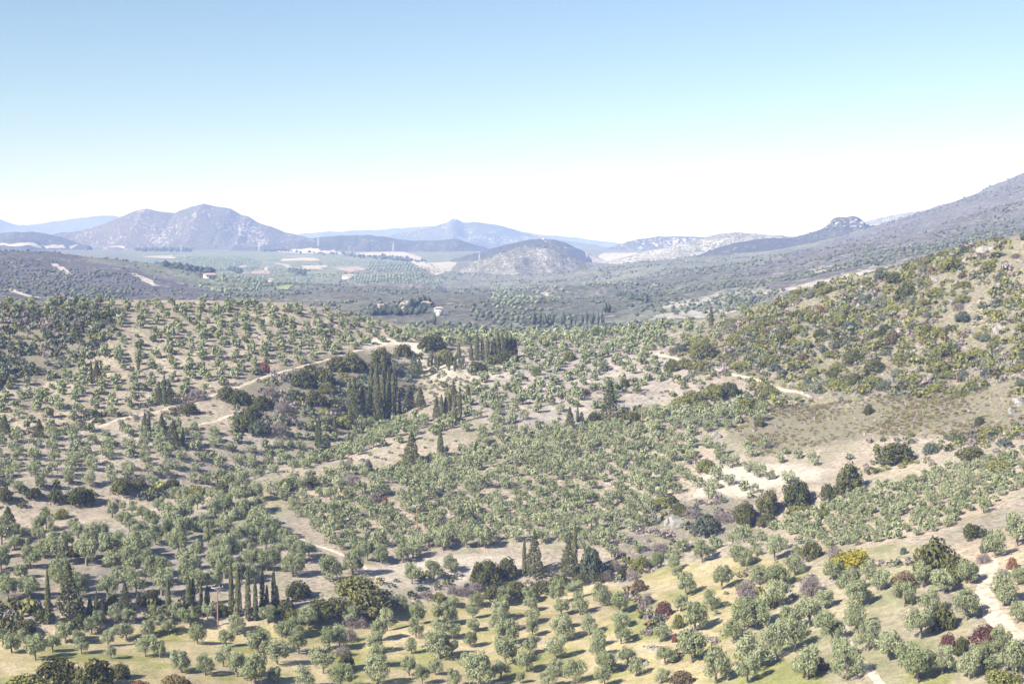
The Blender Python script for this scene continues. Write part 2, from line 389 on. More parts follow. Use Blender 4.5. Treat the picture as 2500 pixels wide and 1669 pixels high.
vm = np.linspace(0, 1, MV); Ym = 800 * (9600 / 800) ** vm
um = np.linspace(-1, 1, MU)
MX = um[None, :] * (0.46 * Ym[:, None] + 60); MY = np.repeat(Ym[:, None], MU, 1)
MZ = Hm(MX, MY)
MZ += (fbm(MX / 260, MY / 260, 5, 41) - 0.5) * np.clip(14 + 20 * smooth(200, 500, MX), 0, 40) * smooth(6000, 3500, MY)
MZ += (np.abs(fbm(MX / 420, MY / 700, 3, 47) - 0.5) * -2 + 0.4) * 45 * smooth(4300, 3000, MY) * smooth(900, 1300, MY) * smooth(-500, -250, -np.abs(MX - 100)) * 0.5
MZ += (fbm(MX / 30, MY / 30, 3, 43) - 0.5) * 4.0 * smooth(4000, 2500, MY)
mpx, mpy, _ = project(MX, MY, MZ)
mj = mpx + 60 * (fbm(MX / 70, MY / 140, 3, 44) - 0.5); mk = mpy + 10 * (fbm(MX / 60, MY / 120, 3, 45) - 0.5)
mrgb = np.ones(MX.shape + (3,)) * np.array((0.125, 0.125, 0.09))
def mpaint(poly, c, amt=1.0, soft=True):
    global mrgb
    m = inpoly(poly, mj if soft else mpx, mk if soft else mpy).astype(float) * amt
    mrgb = mrgb * (1 - m[..., None]) + np.array(c) * m[..., None]
mpaint([(-400, 600), (100, 600), (560, 725), (560, 800), (-400, 800)], (0.082, 0.073, 0.070))
mpaint([(560, 735), (640, 712), (850, 696), (1050, 698), (1170, 720), (1200, 800), (560, 800)], (0.095, 0.093, 0.07))
mpaint([(300, 615), (1100, 615), (1120, 690), (850, 692), (560, 715), (480, 690), (330, 640)], (0.13, 0.14, 0.085))
mpaint([(1150, 700), (1500, 690), (1800, 640), (1850, 700), (1500, 780), (1200, 800)], (0.085, 0.085, 0.06))
mpaint([(1800, 660), (2300, 500), (2800, 300), (2800, 600), (2300, 620), (1900, 720)], (0.098, 0.09, 0.078))
for poly in ([(1580, 785), (1600, 768), (1760, 752), (1790, 745), (1800, 760), (1690, 778)], [(1620, 752), (1640, 738), (1740, 728), (1770, 732), (1700, 745)], [(1700, 728), (1760, 716), (1900, 702), (1960, 694), (2020, 680), (2150, 652), (2190, 650), (2100, 680), (1960, 706), (1860, 718), (1760, 726)],
             [(1980, 660), (2060, 645), (2080, 648), (2000, 664)], [(1640, 762), (1700, 754), (1720, 757), (1660, 768)]):
    mpaint(poly, LIME, 0.62)
mm, t, o = M('valley land')
a = N(t, 'ShaderNodeAttribute', _attribute_name='soil'); v = coords(t)
n1 = noise(t, v, 1 / 7.0, 4, 0.65); n2 = noise(t, v, 1 / 60.0, 5, 0.6); n3 = noise(t, v, 1 / 24.0, 4, 0.65)
c = mix(t, 1.0, a.outputs['Color'], ramp(t, n1, [(0.32, 0.45), (0.68, 1.7)]), 'MULTIPLY')
c = mix(t, 1.0, c, ramp(t, n2, [(0.3, 0.72), (0.7, 1.3)]), 'MULTIPLY')
rk = mix(t, 0.5, n1, n3)
c = mix(t, ramp(t, rk, [(0.565, 0), (0.62, 0.8)]), c, (0.29, 0.26, 0.235))
finish(t, o, c, 0.95, n1, 3.0, 0.9)
me = new_mesh('valley', np.stack([MX, MY, MZ], -1).reshape(-1, 3), grid_faces(MU, MV), mm, True)
set_color(me, 'soil', np.clip(mrgb, 0.01, 0.8).reshape(-1, 3))
tag(link('valley', me), 'broad hazy valley with scrub and orchards behind the groves', kind='structure')

# ------------------------------------------------------------------ mountains: crest line seen against the sky, real distance and depth
def mountain(name, label, pts, Y, mat, foot, slope=0.33, seed=0, rough=1.0, nu=170, nvf=56, crest_noise=1.0, shape=0.62):
    P = [at(p[0], p[1], Y if len(p) == 2 else p[2]) for p in pts]
    P = np.array(P); s = np.concatenate([[0], np.cumsum(np.hypot(np.diff(P[:, 0]), np.diff(P[:, 1])))])
    q = np.linspace(0, s[-1], nu)
    # smooth interpolation (Catmull-Rom like) of the crest
    def cub(y):
        m = np.gradient(y, s); i = np.clip(np.searchsorted(s, q) - 1, 0, len(s) - 2); h = s[i + 1] - s[i]; t = (q - s[i]) / h
        return (2 * t**3 - 3 * t**2 + 1) * y[i] + (t**3 - 2 * t**2 + t) * h * m[i] + (-2 * t**3 + 3 * t**2) * y[i + 1] + (t**3 - t**2) * h * m[i + 1]
    cx, cy, cz = cub(P[:, 0]), cub(P[:, 1]), cub(P[:, 2])
    px_m = Y / F
    cz = cz + (fbm(cx / (22 * px_m), cx * 0, 3, seed + 90) - 0.5) * px_m * 4 * crest_noise
    H = np.maximum(cz - foot, 6.0); wmax = H.max() / slope
    tv = np.concatenate([-np.linspace(1, 0, 22)[:-1] ** 1.5, np.linspace(0, 1, nvf) ** 1.25])
    X = np.repeat(cx[None], len(tv), 0); D = tv[:, None] * np.where(tv[:, None] > 0, 1.0, 0.8) * wmax * (0.45 + 0.55 * H[None] / H.max())
    Yv = cy[None] - D
    tt = np.abs(tv)[:, None]
    prof = (tt * tt * (3 - 2 * tt)) ** shape
    Z = cz[None] - H[None] * prof
    lam = wmax * 0.5
    sp = (np.abs(fbm(X / lam + seed, Yv / (lam * 2.2), 4, seed) - 0.5) * 2)
    Z = Z - rough * 0.55 * H[None] * (0.35 - sp) * np.sin(np.pi * np.clip(tt, 0, 1)) ** 1.2 * smooth(0, 0.25, tt)
    Z = Z + (fbm(X / 35, Yv / 35, 3, seed + 5) - 0.5) * 5 * smooth(0, 0.08, tt)
    o = link(name, new_mesh(name, np.stack([X, Yv, Z], -1).reshape(-1, 3), grid_faces(nu, len(tv))[:, ::-1], mat, True))
    return tag(o, label, kind='structure')

m_dark = hill_mat('dark scrub hill', SCRUB, HEATH, LIME, 0.30, 160, 9, 0.4, 1)
m_double = hill_mat('limestone mountain', (0.075, 0.072, 0.062), HEATH, (0.27, 0.25, 0.23), 0.44, 200, 9, 0.7, 2, 0.35)
m_speck = hill_mat('speckled limestone hill', (0.085, 0.085, 0.065), (0.24, 0.22, 0.19), (0.29, 0.27, 0.25), 0.46, 90, 5, 0.55, 3)
m_pale = hill_mat('pale stony ridge', (0.10, 0.10, 0.075), (0.26, 0.24, 0.21), (0.33, 0.305, 0.28), 0.55, 150, 5.5, 0.7, 4)
m_blue = hill_mat('far wooded ridge', (0.06, 0.065, 0.05), (0.10, 0.10, 0.08), (0.3, 0.28, 0.25), 0.2, 300, 20, 0.3, 5)
m_peak = hill_mat('wooded peak', (0.055, 0.06, 0.045), HEATH, LIME, 0.42, 200, 12, 0.4, 6)

mountain('far_ridge', 'pale blue far ridge at the edge of the sky', [(-300, 520), (-100, 525), (-30, 528), (0, 535), (35, 548), (100, 545), (200, 531), (250, 526), (290, 530), (340, 545), (420, 575)], 9800, m_blue, 20, 0.3, 51)
mountain('distant_ridge', 'long low blue ridge behind the central peak', [(680, 582), (720, 573), (760, 568), (830, 565), (930, 560), (1040, 553), (1150, 550), (1230, 560), (1300, 570), (1400, 580), (1500, 592), (1570, 603)], 9300, m_blue, 20, 0.3, 52)
mountain('peaked_mountain', 'blue wooded mountain with a small pointed summit', [(860, 602), (920, 585), (960, 572), (1000, 566), (1050, 556), (1085, 545), (1108, 534), (1130, 543), (1160, 541), (1200, 547), (1260, 562), (1310, 575), (1400, 590), (1500, 606), (1560, 615)], 7200, m_peak, 10, 0.3, 53)
mountain('ridge', 'low dark ridge at the left edge below the far ridge', [(-250, 575), (-100, 572), (0, 569), (60, 566), (120, 572), (170, 586), (220, 600)], 4900, m_dark, 18, 0.28, 54)
mountain('mountain', 'double peaked grey mountain streaked with limestone', [(-150, 600), (0, 594), (60, 588), (130, 572), (200, 561), (270, 540), (305, 524), (340, 512), (358, 509), (390, 516), (428, 519), (440, 513), (480, 503), (502, 499), (520, 503), (556, 508), (600, 527), (650, 550), (700, 567), (735, 577), (800, 588), (900, 602)], 5300, m_double, 20, 0.30, 55, 0.75, 340, 96, 1.4)
mountain('ridge', 'rounded dark ridge between the double mountain and the pointed peak', [(560, 612), (640, 600), (720, 588), (800, 578), (880, 573), (940, 578), (1000, 587), (1060, 586), (1110, 584), (1160, 597), (1210, 614)], 4800, m_dark, 18, 0.22, 56)
mountain('ridge', 'dark rocky ridge on the skyline right of the radio mast hill', [(1400, 640), (1440, 622), (1500, 600), (1560, 584), (1610, 578), (1660, 577), (1710, 579), (1780, 590), (1860, 600)], 5000, m_peak, 15, 0.3, 57)
mountain('ridge', 'pale stony ridge behind the rock topped hill', [(2040, 562), (2090, 546), (2150, 531), (2200, 521), (2260, 513), (2310, 508), (2400, 500), (2500, 490)], 4400, m_pale, 20, 0.35, 58)
mountain('hill', 'dark cone hill carrying a tall radio mast', [(1080, 640), (1150, 621), (1200, 607), (1270, 590), (1322, 583), (1370, 590), (1430, 615), (1490, 642), (1540, 660)], 3700, m_dark, 18, 0.3, 59)
mountain('ridge', 'long pale limestone ridge speckled with bushes', [(1340, 690), (1400, 668), (1450, 650), (1550, 621), (1650, 598), (1720, 580), (1760, 570), (1790, 567), (1850, 570), (1950, 578), (2060, 580)], 3500, m_pale, 15, 0.28, 60, 1.0, 240, 76)
mountain('hill', 'pale speckled limestone cone hill in the valley', [(1040, 700), (1080, 678), (1150, 642), (1200, 624), (1250, 608), (1285, 602), (1310, 603), (1350, 611), (1400, 630), (1450, 650), (1520, 682), (1560, 700)], 2950, m_speck, 15, 0.28, 61, 0.9, 240, 80)
mountain('hill', 'dark scrub hill with a pale rock cap on the skyline', [(1420, 712), (1500, 690), (1560, 668), (1700, 624), (1800, 592), (1870, 582), (1950, 576), (2000, 560), (2022, 548), (2034, 534), (2060, 531), (2098, 532), (2112, 546), (2160, 552), (2220, 552), (2320, 556)], 3000, m_dark, 18, 0.24, 62, 1.0, 280, 80, 1.0)

m_val = hill_mat('green valley scrub', (0.062, 0.068, 0.042), (0.15, 0.135, 0.11), (0.32, 0.29, 0.255), 0.40, 110, 6, 0.75, 7)
m_val2 = hill_mat('brown valley scrub', (0.088, 0.088, 0.066), (0.17, 0.15, 0.13), (0.33, 0.30, 0.265), 0.42, 120, 6, 0.6, 8)
mountain('hill', 'low dark scrub hill in the valley behind the left olive hill', [(520, 740), (600, 722), (680, 709), (760, 702), (850, 695), (930, 691), (1010, 693), (1090, 702), (1160, 716), (1230, 740)], 1950, m_val2, 12, 0.17, 63, 1.0, 200, 70)
mountain('hill', 'low green scrub rise in the middle of the valley', [(1090, 745), (1170, 728), (1260, 712), (1350, 702), (1440, 695), (1530, 691), (1620, 694), (1720, 703), (1820, 722), (1900, 745)], 1750, m_val, 10, 0.16, 64, 1.0, 200, 70)
mountain('hill', 'long scrub slope below the rock topped hill', [(1330, 705), (1420, 694), (1520, 684), (1640, 666), (1760, 648), (1880, 630), (2000, 612), (2120, 600)], 2450, m_val, 10, 0.18, 65, 1.0, 200, 70)
mountain('hill', 'low pale rise in front of the far orchards', [(560, 716), (640, 706), (700, 703), (760, 706), (830, 716)], 2250, m_val2, 15, 0.2, 66, 1.0, 140, 60)

# ------------------------------------------------------------------ far fields, orchards, tracks, houses, pylons and masts
bpy.context.view_layer.update()
DG = bpy.context.evaluated_depsgraph_get()
def cast(px, py):
    d = ray(px, py); ok, loc, nrm, idx, ob, mat_ = SC.ray_cast(DG, (0, 0, CAMZ), Vector(d).normalized())
    return np.array(loc) if ok else None
def drop(x, y):
    ok, loc, nrm, idx, ob, mat_ = SC.ray_cast(DG, (x, y, 900), (0, 0, -1)); return loc[2] if ok else 0.0
def drape(name, label, poly, mat, lift=0.8, n=46):
    P = [cast(*p) for p in poly]
    if any(p is None for p in P): print('drape miss', label); return
    P = np.array(P); pl = [(a, b) for a, b, _ in P]; (x0, y0), (x1, y1) = P[:, :2].min(0), P[:, :2].max(0)
    xs = np.linspace(x0, x1, n); ys = np.linspace(y0, y1, n); idx = -np.ones((n, n), int); V = []; Fc = []
    cx, cy = (xs[:-1] + xs[1:]) / 2, (ys[:-1] + ys[1:]) / 2
    CX, CY = np.meshgrid(cx, cy); ins = inpoly(pl, CX + (x1 - x0) * 0.05 * (fbm(CX / 25, CY / 25, 3, 7) - 0.5), CY + (y1 - y0) * 0.05 * (fbm(CX / 25, CY / 25, 3, 8) - 0.5))
    for j in range(n - 1):
        for i in range(n - 1):
            if ins[j, i]:
                f = []
                for jj, ii in ((j, i), (j, i + 1), (j + 1, i + 1), (j + 1, i)):
                    if idx[jj, ii] < 0: idx[jj, ii] = len(V); V.append((xs[ii], ys[jj], drop(xs[ii], ys[jj]) + lift))
                    f.append(idx[jj, ii])
                Fc.append(f)
    if Fc: tag(link(name, new_mesh(name, V, Fc, mat, True)), label, kind='structure')
def far_track(label, pts, width, mat):
    P = [cast(*p) for p in pts]
    if any(p is None for p in P): print('track miss', label); return
    P = np.array(P)[:, :2]; s_ = np.concatenate([[0], np.cumsum(np.hypot(*np.diff(P, axis=0).T))]); q = np.linspace(0, s_[-1], max(8, int(s_[-1] / 8)))
    x, y = np.interp(q, s_, P[:, 0]), np.interp(q, s_, P[:, 1]); dx, dy = np.gradient(x), np.gradient(y); l = np.hypot(dx, dy) + 1e-6
    V = []
    for i in range(len(q)):
        w_ = width * (0.35 + 0.4 * vnoise(q[i] / 15, 0.0, 3))
        for k in (-1, 0, 1): X, Y = x[i] - dy[i] / l[i] * w_ * k, y[i] + dx[i] / l[i] * w_ * k; V.append((X, Y, drop(X, Y) + 0.9))
    tag(link('dirt_track', new_mesh('dirt_track', V, grid_faces(3, len(q)), mat, True)), label, kind='structure')
m_lime = hill_mat('bare limestone ground', (0.12, 0.115, 0.09), (0.34, 0.295, 0.25), (0.42, 0.37, 0.32), 0.7, 60, 9, 1.3, 9); m_earth = plain('fallow earth', (0.36, 0.30, 0.24), 0.95, 0.2, 0.05); m_red = plain('red ploughed earth', (0.30, 0.23, 0.19), 0.95, 0.15, 0.05); m_green = plain('green crop', (0.20, 0.235, 0.095), 0.95, 0.15, 0.05); m_dull = plain('grey green crop', (0.18, 0.19, 0.13), 0.95, 0.15, 0.05)
for lab, poly, m_ in (('long pale limestone cut below the double mountain', [(679, 612.5), (814, 611.5), (850, 621), (755, 620), (684, 617)], m_lime), ('pale limestone cut below the dark central ridge', [(855, 620), (929, 615.5), (985, 615.5), (1026, 628), (998, 630), (955, 625), (863, 625)], m_lime), ('pale eroded bank left of the quarry', [(1000, 629), (1026, 628), (1077, 670), (1062, 673), (1016, 648)], m_lime),
                      ('pinkish quarry face beside the speckled hill', [(1046, 642), (1100, 640), (1116, 643), (1082, 668), (1072, 667)], m_lime), ('grey green field on the far plain', [(699, 623), (760, 623), (771, 628), (697, 629)], m_dull), ('beige field on the far plain', [(689, 632), (766, 629), (783, 637), (686, 638)], m_earth), ('reddish ploughed field on the far plain', [(579, 661), (656, 661), (661, 670), (587, 669.5)], m_red),
                      ('beige field right of the reddish one', [(737, 649), (801, 648), (786, 658), (740, 658.5)], m_earth), ('pinkish field left of the white farmhouse', [(814, 654), (847, 652), (898, 658), (858, 665), (845, 664)], m_red), ('small bright green field on the valley floor', [(522, 676), (569, 685), (528, 687)], m_green), ('pale green field in front of the scrub hill', [(663, 707), (725, 695), (704, 708)], m_green),
                      ('beige clearing under the left ridge', [(107, 600), (154, 598), (161, 606), (114, 607)], m_lime), ('beige clearing right of the first under the left ridge', [(168, 600), (207, 597), (218, 606), (172, 608)], m_lime), ('small beige clearing at the mountain foot', [(250, 604), (304, 602), (304, 608)], m_lime), ('pale strip below the rocky skyline ridge', [(1430, 624), (1470, 619), (1555, 617), (1550, 623), (1440, 628)], m_lime),
                      ('beige field strip left of the long limestone cut', [(330, 627), (420, 624), (500, 627), (420, 632)], m_earth)):
    drape('field', lab, poly, m_)
far_track('pale track down the dark left hill', [(132, 645), (150, 656), (170, 672)], 7, m_lime)
far_track('pale track on the right flank of the dark left hill', [(322, 668), (350, 680), (383, 700)], 9, m_lime)
far_track('wide pale track at the left edge above the olive hill', [(0, 702), (40, 714), (90, 730)], 9, m_lime)
far_track('short pale track on the valley scrub', [(922, 758), (928, 750), (932, 744)], 6, m_lime)
far_track('curved pale track on the valley scrub', [(984, 756), (986, 744), (997, 736)], 7, m_lime)
far_track('straight pale road in the valley bottom', [(975, 762), (1025, 757)], 6, m_lime)
far_track('beige lane between the far fields', [(674, 643), (700, 648), (725, 657)], 14, m_earth)
far_track('pale road along the foot of the left ridge', [(0, 596), (46, 598), (100, 604)], 16, m_lime)
mw = plain('white render', (0.48, 0.46, 0.43), 0.8, 0.05); mroof = plain('clay roof', (0.36, 0.27, 0.22), 0.9, 0.15); mdk = plain('dark opening', (0.04, 0.04, 0.045), 0.6, 0.1); msteel = plain('galvanised steel', (0.42, 0.43, 0.45), 0.6, 0.1); mredw = plain('red and white mast paint', (0.55, 0.35, 0.33), 0.6, 0.1)
def house(px, py, w, d, h, lab, rz=0.2):
    g = cast(px, py)
    if g is None: return
    o = bpy.data.objects.new('house', None); COL.objects.link(o); o.location = g; o.rotation_euler = (0, 0, rz); tag(o, lab, 'house', 'farmhouses in the valley')
    link('wall', new_mesh('wall', *boxes([((0, 0, h / 2 - 1.5), (w, d, h + 3))]), mw), o)
    V = [(-w / 2 - .6, -d / 2 - .6, h), (w / 2 + .6, -d / 2 - .6, h), (w / 2 + .6, d / 2 + .6, h), (-w / 2 - .6, d / 2 + .6, h), (-w / 2 + d * 0.3, 0, h + d * .28), (w / 2 - d * 0.3, 0, h + d * .28)]
    me = bpy.data.meshes.new('roof'); me.from_pydata(V, [], [(0, 1, 5, 4), (2, 3, 4, 5), (1, 2, 5), (3, 0, 4), (3, 2, 1, 0)]); me.materials.append(mroof); link('roof', me, o)
    for k in range(3): link('window', new_mesh('window', *boxes([((-w * 0.32 + k * w * 0.32, -d / 2 - 0.03, h * 0.55), (w * 0.06, 0.12, h * 0.22))]), mdk), o)
    link('door', new_mesh('door', *boxes([((w * 0.16, -d / 2 - 0.03, 1.2), (w * 0.07, 0.12, 2.4))]), mdk), o)
house(850, 681, 22, 10, 6, 'largest white farmhouse on the valley floor'); house(594, 656, 16, 9, 5, 'white farmhouse above the reddish field'); house(513, 680, 16, 9, 5, 'white farmhouse beside the bright green field', 0.5); house(652, 658, 10, 8, 4, 'small white shed right of the reddish field'); house(1071, 770, 7, 5, 6, 'small stone tower house in the valley scrub'); house(662, 690, 8, 6, 4, 'tiny white shed among the valley olives'); house(1040, 750, 8, 6, 4, 'small pale shed by the valley road')
def pylon(px, py, H, lab):
    g = cast(px, py)
    if g is None: return
    o = bpy.data.objects.new('pylon', None); COL.objects.link(o); o.location = g; o.rotation_euler = (0, 0, 0.3); tag(o, lab, 'pylon', 'far power pylons')
    b = H * 0.11; tp = H * 0.022
    for sx, sy in ((-1, -1), (1, -1), (1, 1), (-1, 1)):
        link('leg', new_mesh('leg', *boxes([((sx * b, sy * b, -1), (sx * tp, sy * tp, H * .72), H * 0.014)]), msteel), o)
    br = []
    for i in range(7):
        z0, z1 = H * .72 * i / 7, H * .72 * (i + 1) / 7; f0, f1 = b + (tp - b) * i / 7, b + (tp - b) * (i + 1) / 7
        for sy in (-1, 1): br += [((-f0, sy * f0, z0), (f1, sy * f1, z1), H * .008), ((f0, sy * f0, z0), (-f1, sy * f1, z1), H * .008)]
    link('bracing', new_mesh('bracing', *boxes(br), msteel), o)
    link('mast_top', new_mesh('mast_top', *boxes([((0, 0, H * .7), (0, 0, H), (H * .035, H * .012))]), msteel), o)
    for z, l in ((.74, .15), (.83, .19), (.92, .13)): link('crossarm', new_mesh('crossarm', *boxes([((-H * l, 0, H * z), (H * l, 0, H * z), H * .014)]), msteel), o)
pylon(632, 614, 40, 'tall lattice pylon between the double mountain and the far fields'); pylon(777, 602, 34, 'lattice pylon in front of the rounded dark ridge'); pylon(960, 616, 34, 'lattice pylon standing on the pale limestone cut'); pylon(442, 617, 26, 'short lattice pylon below the double mountain'); pylon(1170, 640, 22, 'small pylon left of the speckled cone hill'); pylon(852, 612, 16, 'tiny pylon left of the pylon on the limestone cut')
def mast(px, py, H, lab):
    g = cast(px, py)
    if g is None: return
    o = bpy.data.objects.new('radio_mast', None); COL.objects.link(o); o.location = g; tag(o, lab, 'mast', 'radio masts on the summits')
    link('tower', new_mesh('tower', *boxes([((0, 0, -2), (0, 0, H * .75), (H * .06, H * .035))]), mredw), o); link('antenna', new_mesh('antenna', *boxes([((0, 0, H * .74), (0, 0, H), H * .02)]), msteel), o)
    link('equipment_hut', new_mesh('equipment_hut', *boxes([((H * .16, 0, 0.8), (H * .2, H * .12, 5))]), mw), o); link('dish', new_mesh('dish', *boxes([((0, -H * .05, H * .55), (H * .07, H * .02, H * .07))]), mw), o)
mast(1322, 584.5, 30, 'tall radio mast on the dark cone hill'); mast(1110, 536.5, 26, 'radio mast on the small pointed summit'); mast(1788, 568.5, 14, 'thin mast on the pale stony ridge')
# rock cap on the skyline hill
for i, (x, y, w, h) in enumerate([(2030, 546, 11, 9), (2038, 540, 10, 8), (2046, 545, 13, 9), (2056, 537, 10, 7), (2064, 543, 12, 8), (2074, 536, 11, 7), (2082, 543, 12, 9), (2092, 537, 11, 8), (2099, 544, 10, 9), (2042, 553, 12, 7), (2060, 552, 10, 6), (2088, 553, 12, 7), (2024, 556, 9, 6), (2104, 553, 8, 6)]):
    g = cast(x, y)
    if g is not None: CRAG = globals().setdefault('CRAG', []); CRAG.append((g, w * g[1] / F / 1.5 * random.uniform(0.7, 1.3), h * g[1] / F / 1.6 * random.uniform(0.6, 1.2)))
# valley orchards, trees and scrub too far to tell apart
def hm(X, Y):
    v_ = np.clip(np.log(np.maximum(Y, 800) / 800) / math.log(12) * (MV - 1), 0, MV - 1.001); u_ = np.clip((X / (0.46 * Y + 60) + 1) / 2 * (MU - 1), 0, MU - 1.001)
    i = v_.astype(int); j = u_.astype(int); a_ = v_ - i; b_ = u_ - j
    return (MZ[i, j] * (1 - b_) + MZ[i, j + 1] * b_) * (1 - a_) + (MZ[i + 1, j] * (1 - b_) + MZ[i + 1, j + 1] * b_) * a_
def tufts(X, Y, w, h, seed, jag=0.25):
    """small eight-sided tufts of foliage, one mesh"""
    r = np.random.default_rng(seed); n = len(X); Z = np.array([drop(x_, y_) for x_, y_ in zip(X, Y)]); a_ = r.uniform(0, 6.28, n)
    ring = [np.stack([X + np.cos(a_ + k * 1.5708) * w * r.uniform(1 - jag, 1 + jag, n), Y + np.sin(a_ + k * 1.5708) * w * r.uniform(1 - jag, 1 + jag, n), Z + h * r.uniform(0.3, 0.6, n)], -1) for k in range(4)]
    top = np.stack([X + r.normal(size=n) * w * .2, Y + r.normal(size=n) * w * .2, Z + h], -1); bot = np.stack([X, Y, Z - 0.6], -1)
    V = np.stack(ring + [top, bot], 1).reshape(-1, 3); o_ = np.arange(n)[:, None] * 6
    Fc = np.concatenate([o_ + np.array([[k, (k + 1) % 4, 4]]) for k in range(4)] + [o_ + np.array([[(k + 1) % 4, k, 5]]) for k in range(4)])
    return V, Fc
rv = np.random.default_rng(500)
Xs = []; Ys = []
for _ in range(1):
    n = 60000; Y = 1000 * (3200 / 1000) ** rv.random(n); X = rv.uniform(-1, 1, n) * (0.38 * Y + 20)
    px, py, _d = project(X, Y, hm(X, Y)); dens = fbm(X / 90, Y / 90, 4, 61)
    bare = np.zeros(n, bool)
    for poly in ([(1580, 785), (1600, 768), (1760, 752), (1800, 750), (1690, 778)], [(1620, 752), (1640, 738), (1740, 728), (1770, 732)], [(1700, 728), (1900, 702), (2150, 652), (2190, 650), (1960, 706)]): bare |= inpoly(poly, px, py) & (rv.random(n) < 0.75)
    keep = (rv.random(n) < 0.7 * smooth(0.38, 0.68, dens) * np.clip(1500 / Y, 0.25, 1)) & ~bare
    Xs, Ys = X[keep], Y[keep]
vm_ = leaf_mat('valley foliage', (0.095, 0.105, 0.062), (0.095, 0.105, 0.062), 0.5, 0.0)
w_ = rv.uniform(1.0, 2.6, len(Xs)) ; tag(link('valley_scrub', new_mesh('valley_scrub', *tufts(Xs, Ys, w_, w_ * rv.uniform(1.0, 1.6, len(Xs)), 1), vm_)), 'distant dark scrub dotting the valley slopes', kind='stuff')
ox, oy = [], []
for poly, a_, b_, ang in (([(420, 627), (560, 626), (640, 640), (610, 668), (480, 655)], 13, 9, 0.9), ([(530, 690), (560, 672), (760, 678), (720, 694), (600, 706)], 12, 8, 0.5), ([(870, 672), (1040, 672), (1080, 695), (1000, 700), (860, 690)], 14, 10, 0.7), ([(740, 640), (860, 640), (860, 648), (740, 648)], 16, 11, 0.2), ([(660, 662), (740, 662), (740, 674), (665, 674)], 13, 10, 0.4), ([(900, 640), (1000, 640), (1020, 660), (900, 660)], 14, 10, 1.0), ([(1420, 690), (1530, 688), (1560, 700), (1430, 703)], 12, 9, 0.4), ([(480, 700), (640, 702), (640, 715), (540, 716)], 11, 8, 0.6), ([(1200, 690), (1380, 700), (1300, 760), (1200, 750)], 14, 12, 0.3)):
    P = [cast(*p) for p in poly]; P = np.array([p for p in P if p is not None]); (x0, y0), (x1, y1) = P[:, :2].min(0), P[:, :2].max(0); D = max(x1 - x0, y1 - y0); c_, s_ = math.cos(ang), math.sin(ang)
    I, J = np.meshgrid(np.arange(-D / a_, D / a_) * a_, np.arange(-D / b_, D / b_) * b_); X = (x0 + x1) / 2 + (I * c_ - J * s_).ravel(); Y = (y0 + y1) / 2 + (I * s_ + J * c_).ravel()
    ins = inpoly([(p[0], p[1]) for p in P], X, Y) & (rv.random(X.shape) < 0.9); ox.append(X[ins] + rv.normal(size=ins.sum()) * 0.6); oy.append(Y[ins] + rv.normal(size=ins.sum()) * 0.6)
ox, oy = np.concatenate(ox), np.concatenate(oy); w_ = rv.uniform(2.0, 3.0, len(ox))
tag(link('valley_orchard', new_mesh('valley_orchard', *tufts(ox, oy, w_, w_ * 1.5, 2), leaf_mat('far olive leaves', (0.14, 0.16, 0.10), (0.14, 0.16, 0.10), 0.4, 0.0))), 'far olive orchards planted in lines on the valley floor', kind='stuff')
# woods and cypress lines in the valley
cx_, cy_, cw_, ch_ = [], [], [], []
for (xa, ya, xb, yb, n, h, w) in ((1300, 796, 1480, 792, 26, 11, 1.6), (905, 770, 1040, 765, 60, 8, 2.6), (1000, 752, 1045, 745, 26, 10, 3), (1060, 798, 1062, 798, 2, 13, 2.2), (330, 612, 470, 613, 90, 12, 6), (560, 660, 590, 668, 26, 10, 5), (700, 664, 745, 672, 40, 11, 5), (380, 645, 520, 668, 60, 8, 6), (640, 612, 1000, 632, 70, 8, 5), (1480, 760, 1490, 762, 5, 10, 2), (1505, 722, 1580, 735, 60, 6, 2.6), (850, 625, 1040, 640, 60, 7, 5)):
    for k in range(n):
        t_ = rv.random(); p = cast(xa + (xb - xa) * t_ + rv.normal() * 2, ya + (yb - ya) * t_ + rv.normal() * 1.5)
        if p is not None: cx_.append(p[0]); cy_.append(p[1]); cw_.append(w * rv.uniform(.7, 1.2)); ch_.append(h * rv.uniform(.7, 1.2))
tag(link('valley_woods', new_mesh('valley_woods', *tufts(np.array(cx_), np.array(cy_), np.array(cw_), np.array(ch_), 3), leaf_mat('far dark trees', (0.05, 0.06, 0.035), (0.05, 0.06, 0.035), 0.4, 0.0))), 'far copses and cypress lines on the valley floor', kind='stuff')

# ------------------------------------------------------------------ haze: the air between the groves and the far mountains
V, Fc = boxes([((0, 5450, 150), (13000, 12700, 400))])
hm = bpy.data.materials.new('haze'); hm.use_nodes = True; hm.node_tree.nodes.clear()
ho = hm.node_tree.nodes.new('ShaderNodeOutputMaterial'); pv = hm.node_tree.nodes.new('ShaderNodeVolumePrincipled')
pv.inputs['Color'].default_value = (0.37, 0.51, 1.0, 1); pv.inputs['Absorption Color'].default_value = (1, 1, 1, 1); pv.inputs['Density'].default_value = 1.3e-4; pv.inputs['Anisotropy'].default_value = -0.2
hm.node_tree.links.new(pv.outputs[0], ho.inputs['Volume'])
tag(link('haze', new_mesh('haze', V, Fc, hm)), 'thin blue haze filling the valley', kind='stuff')

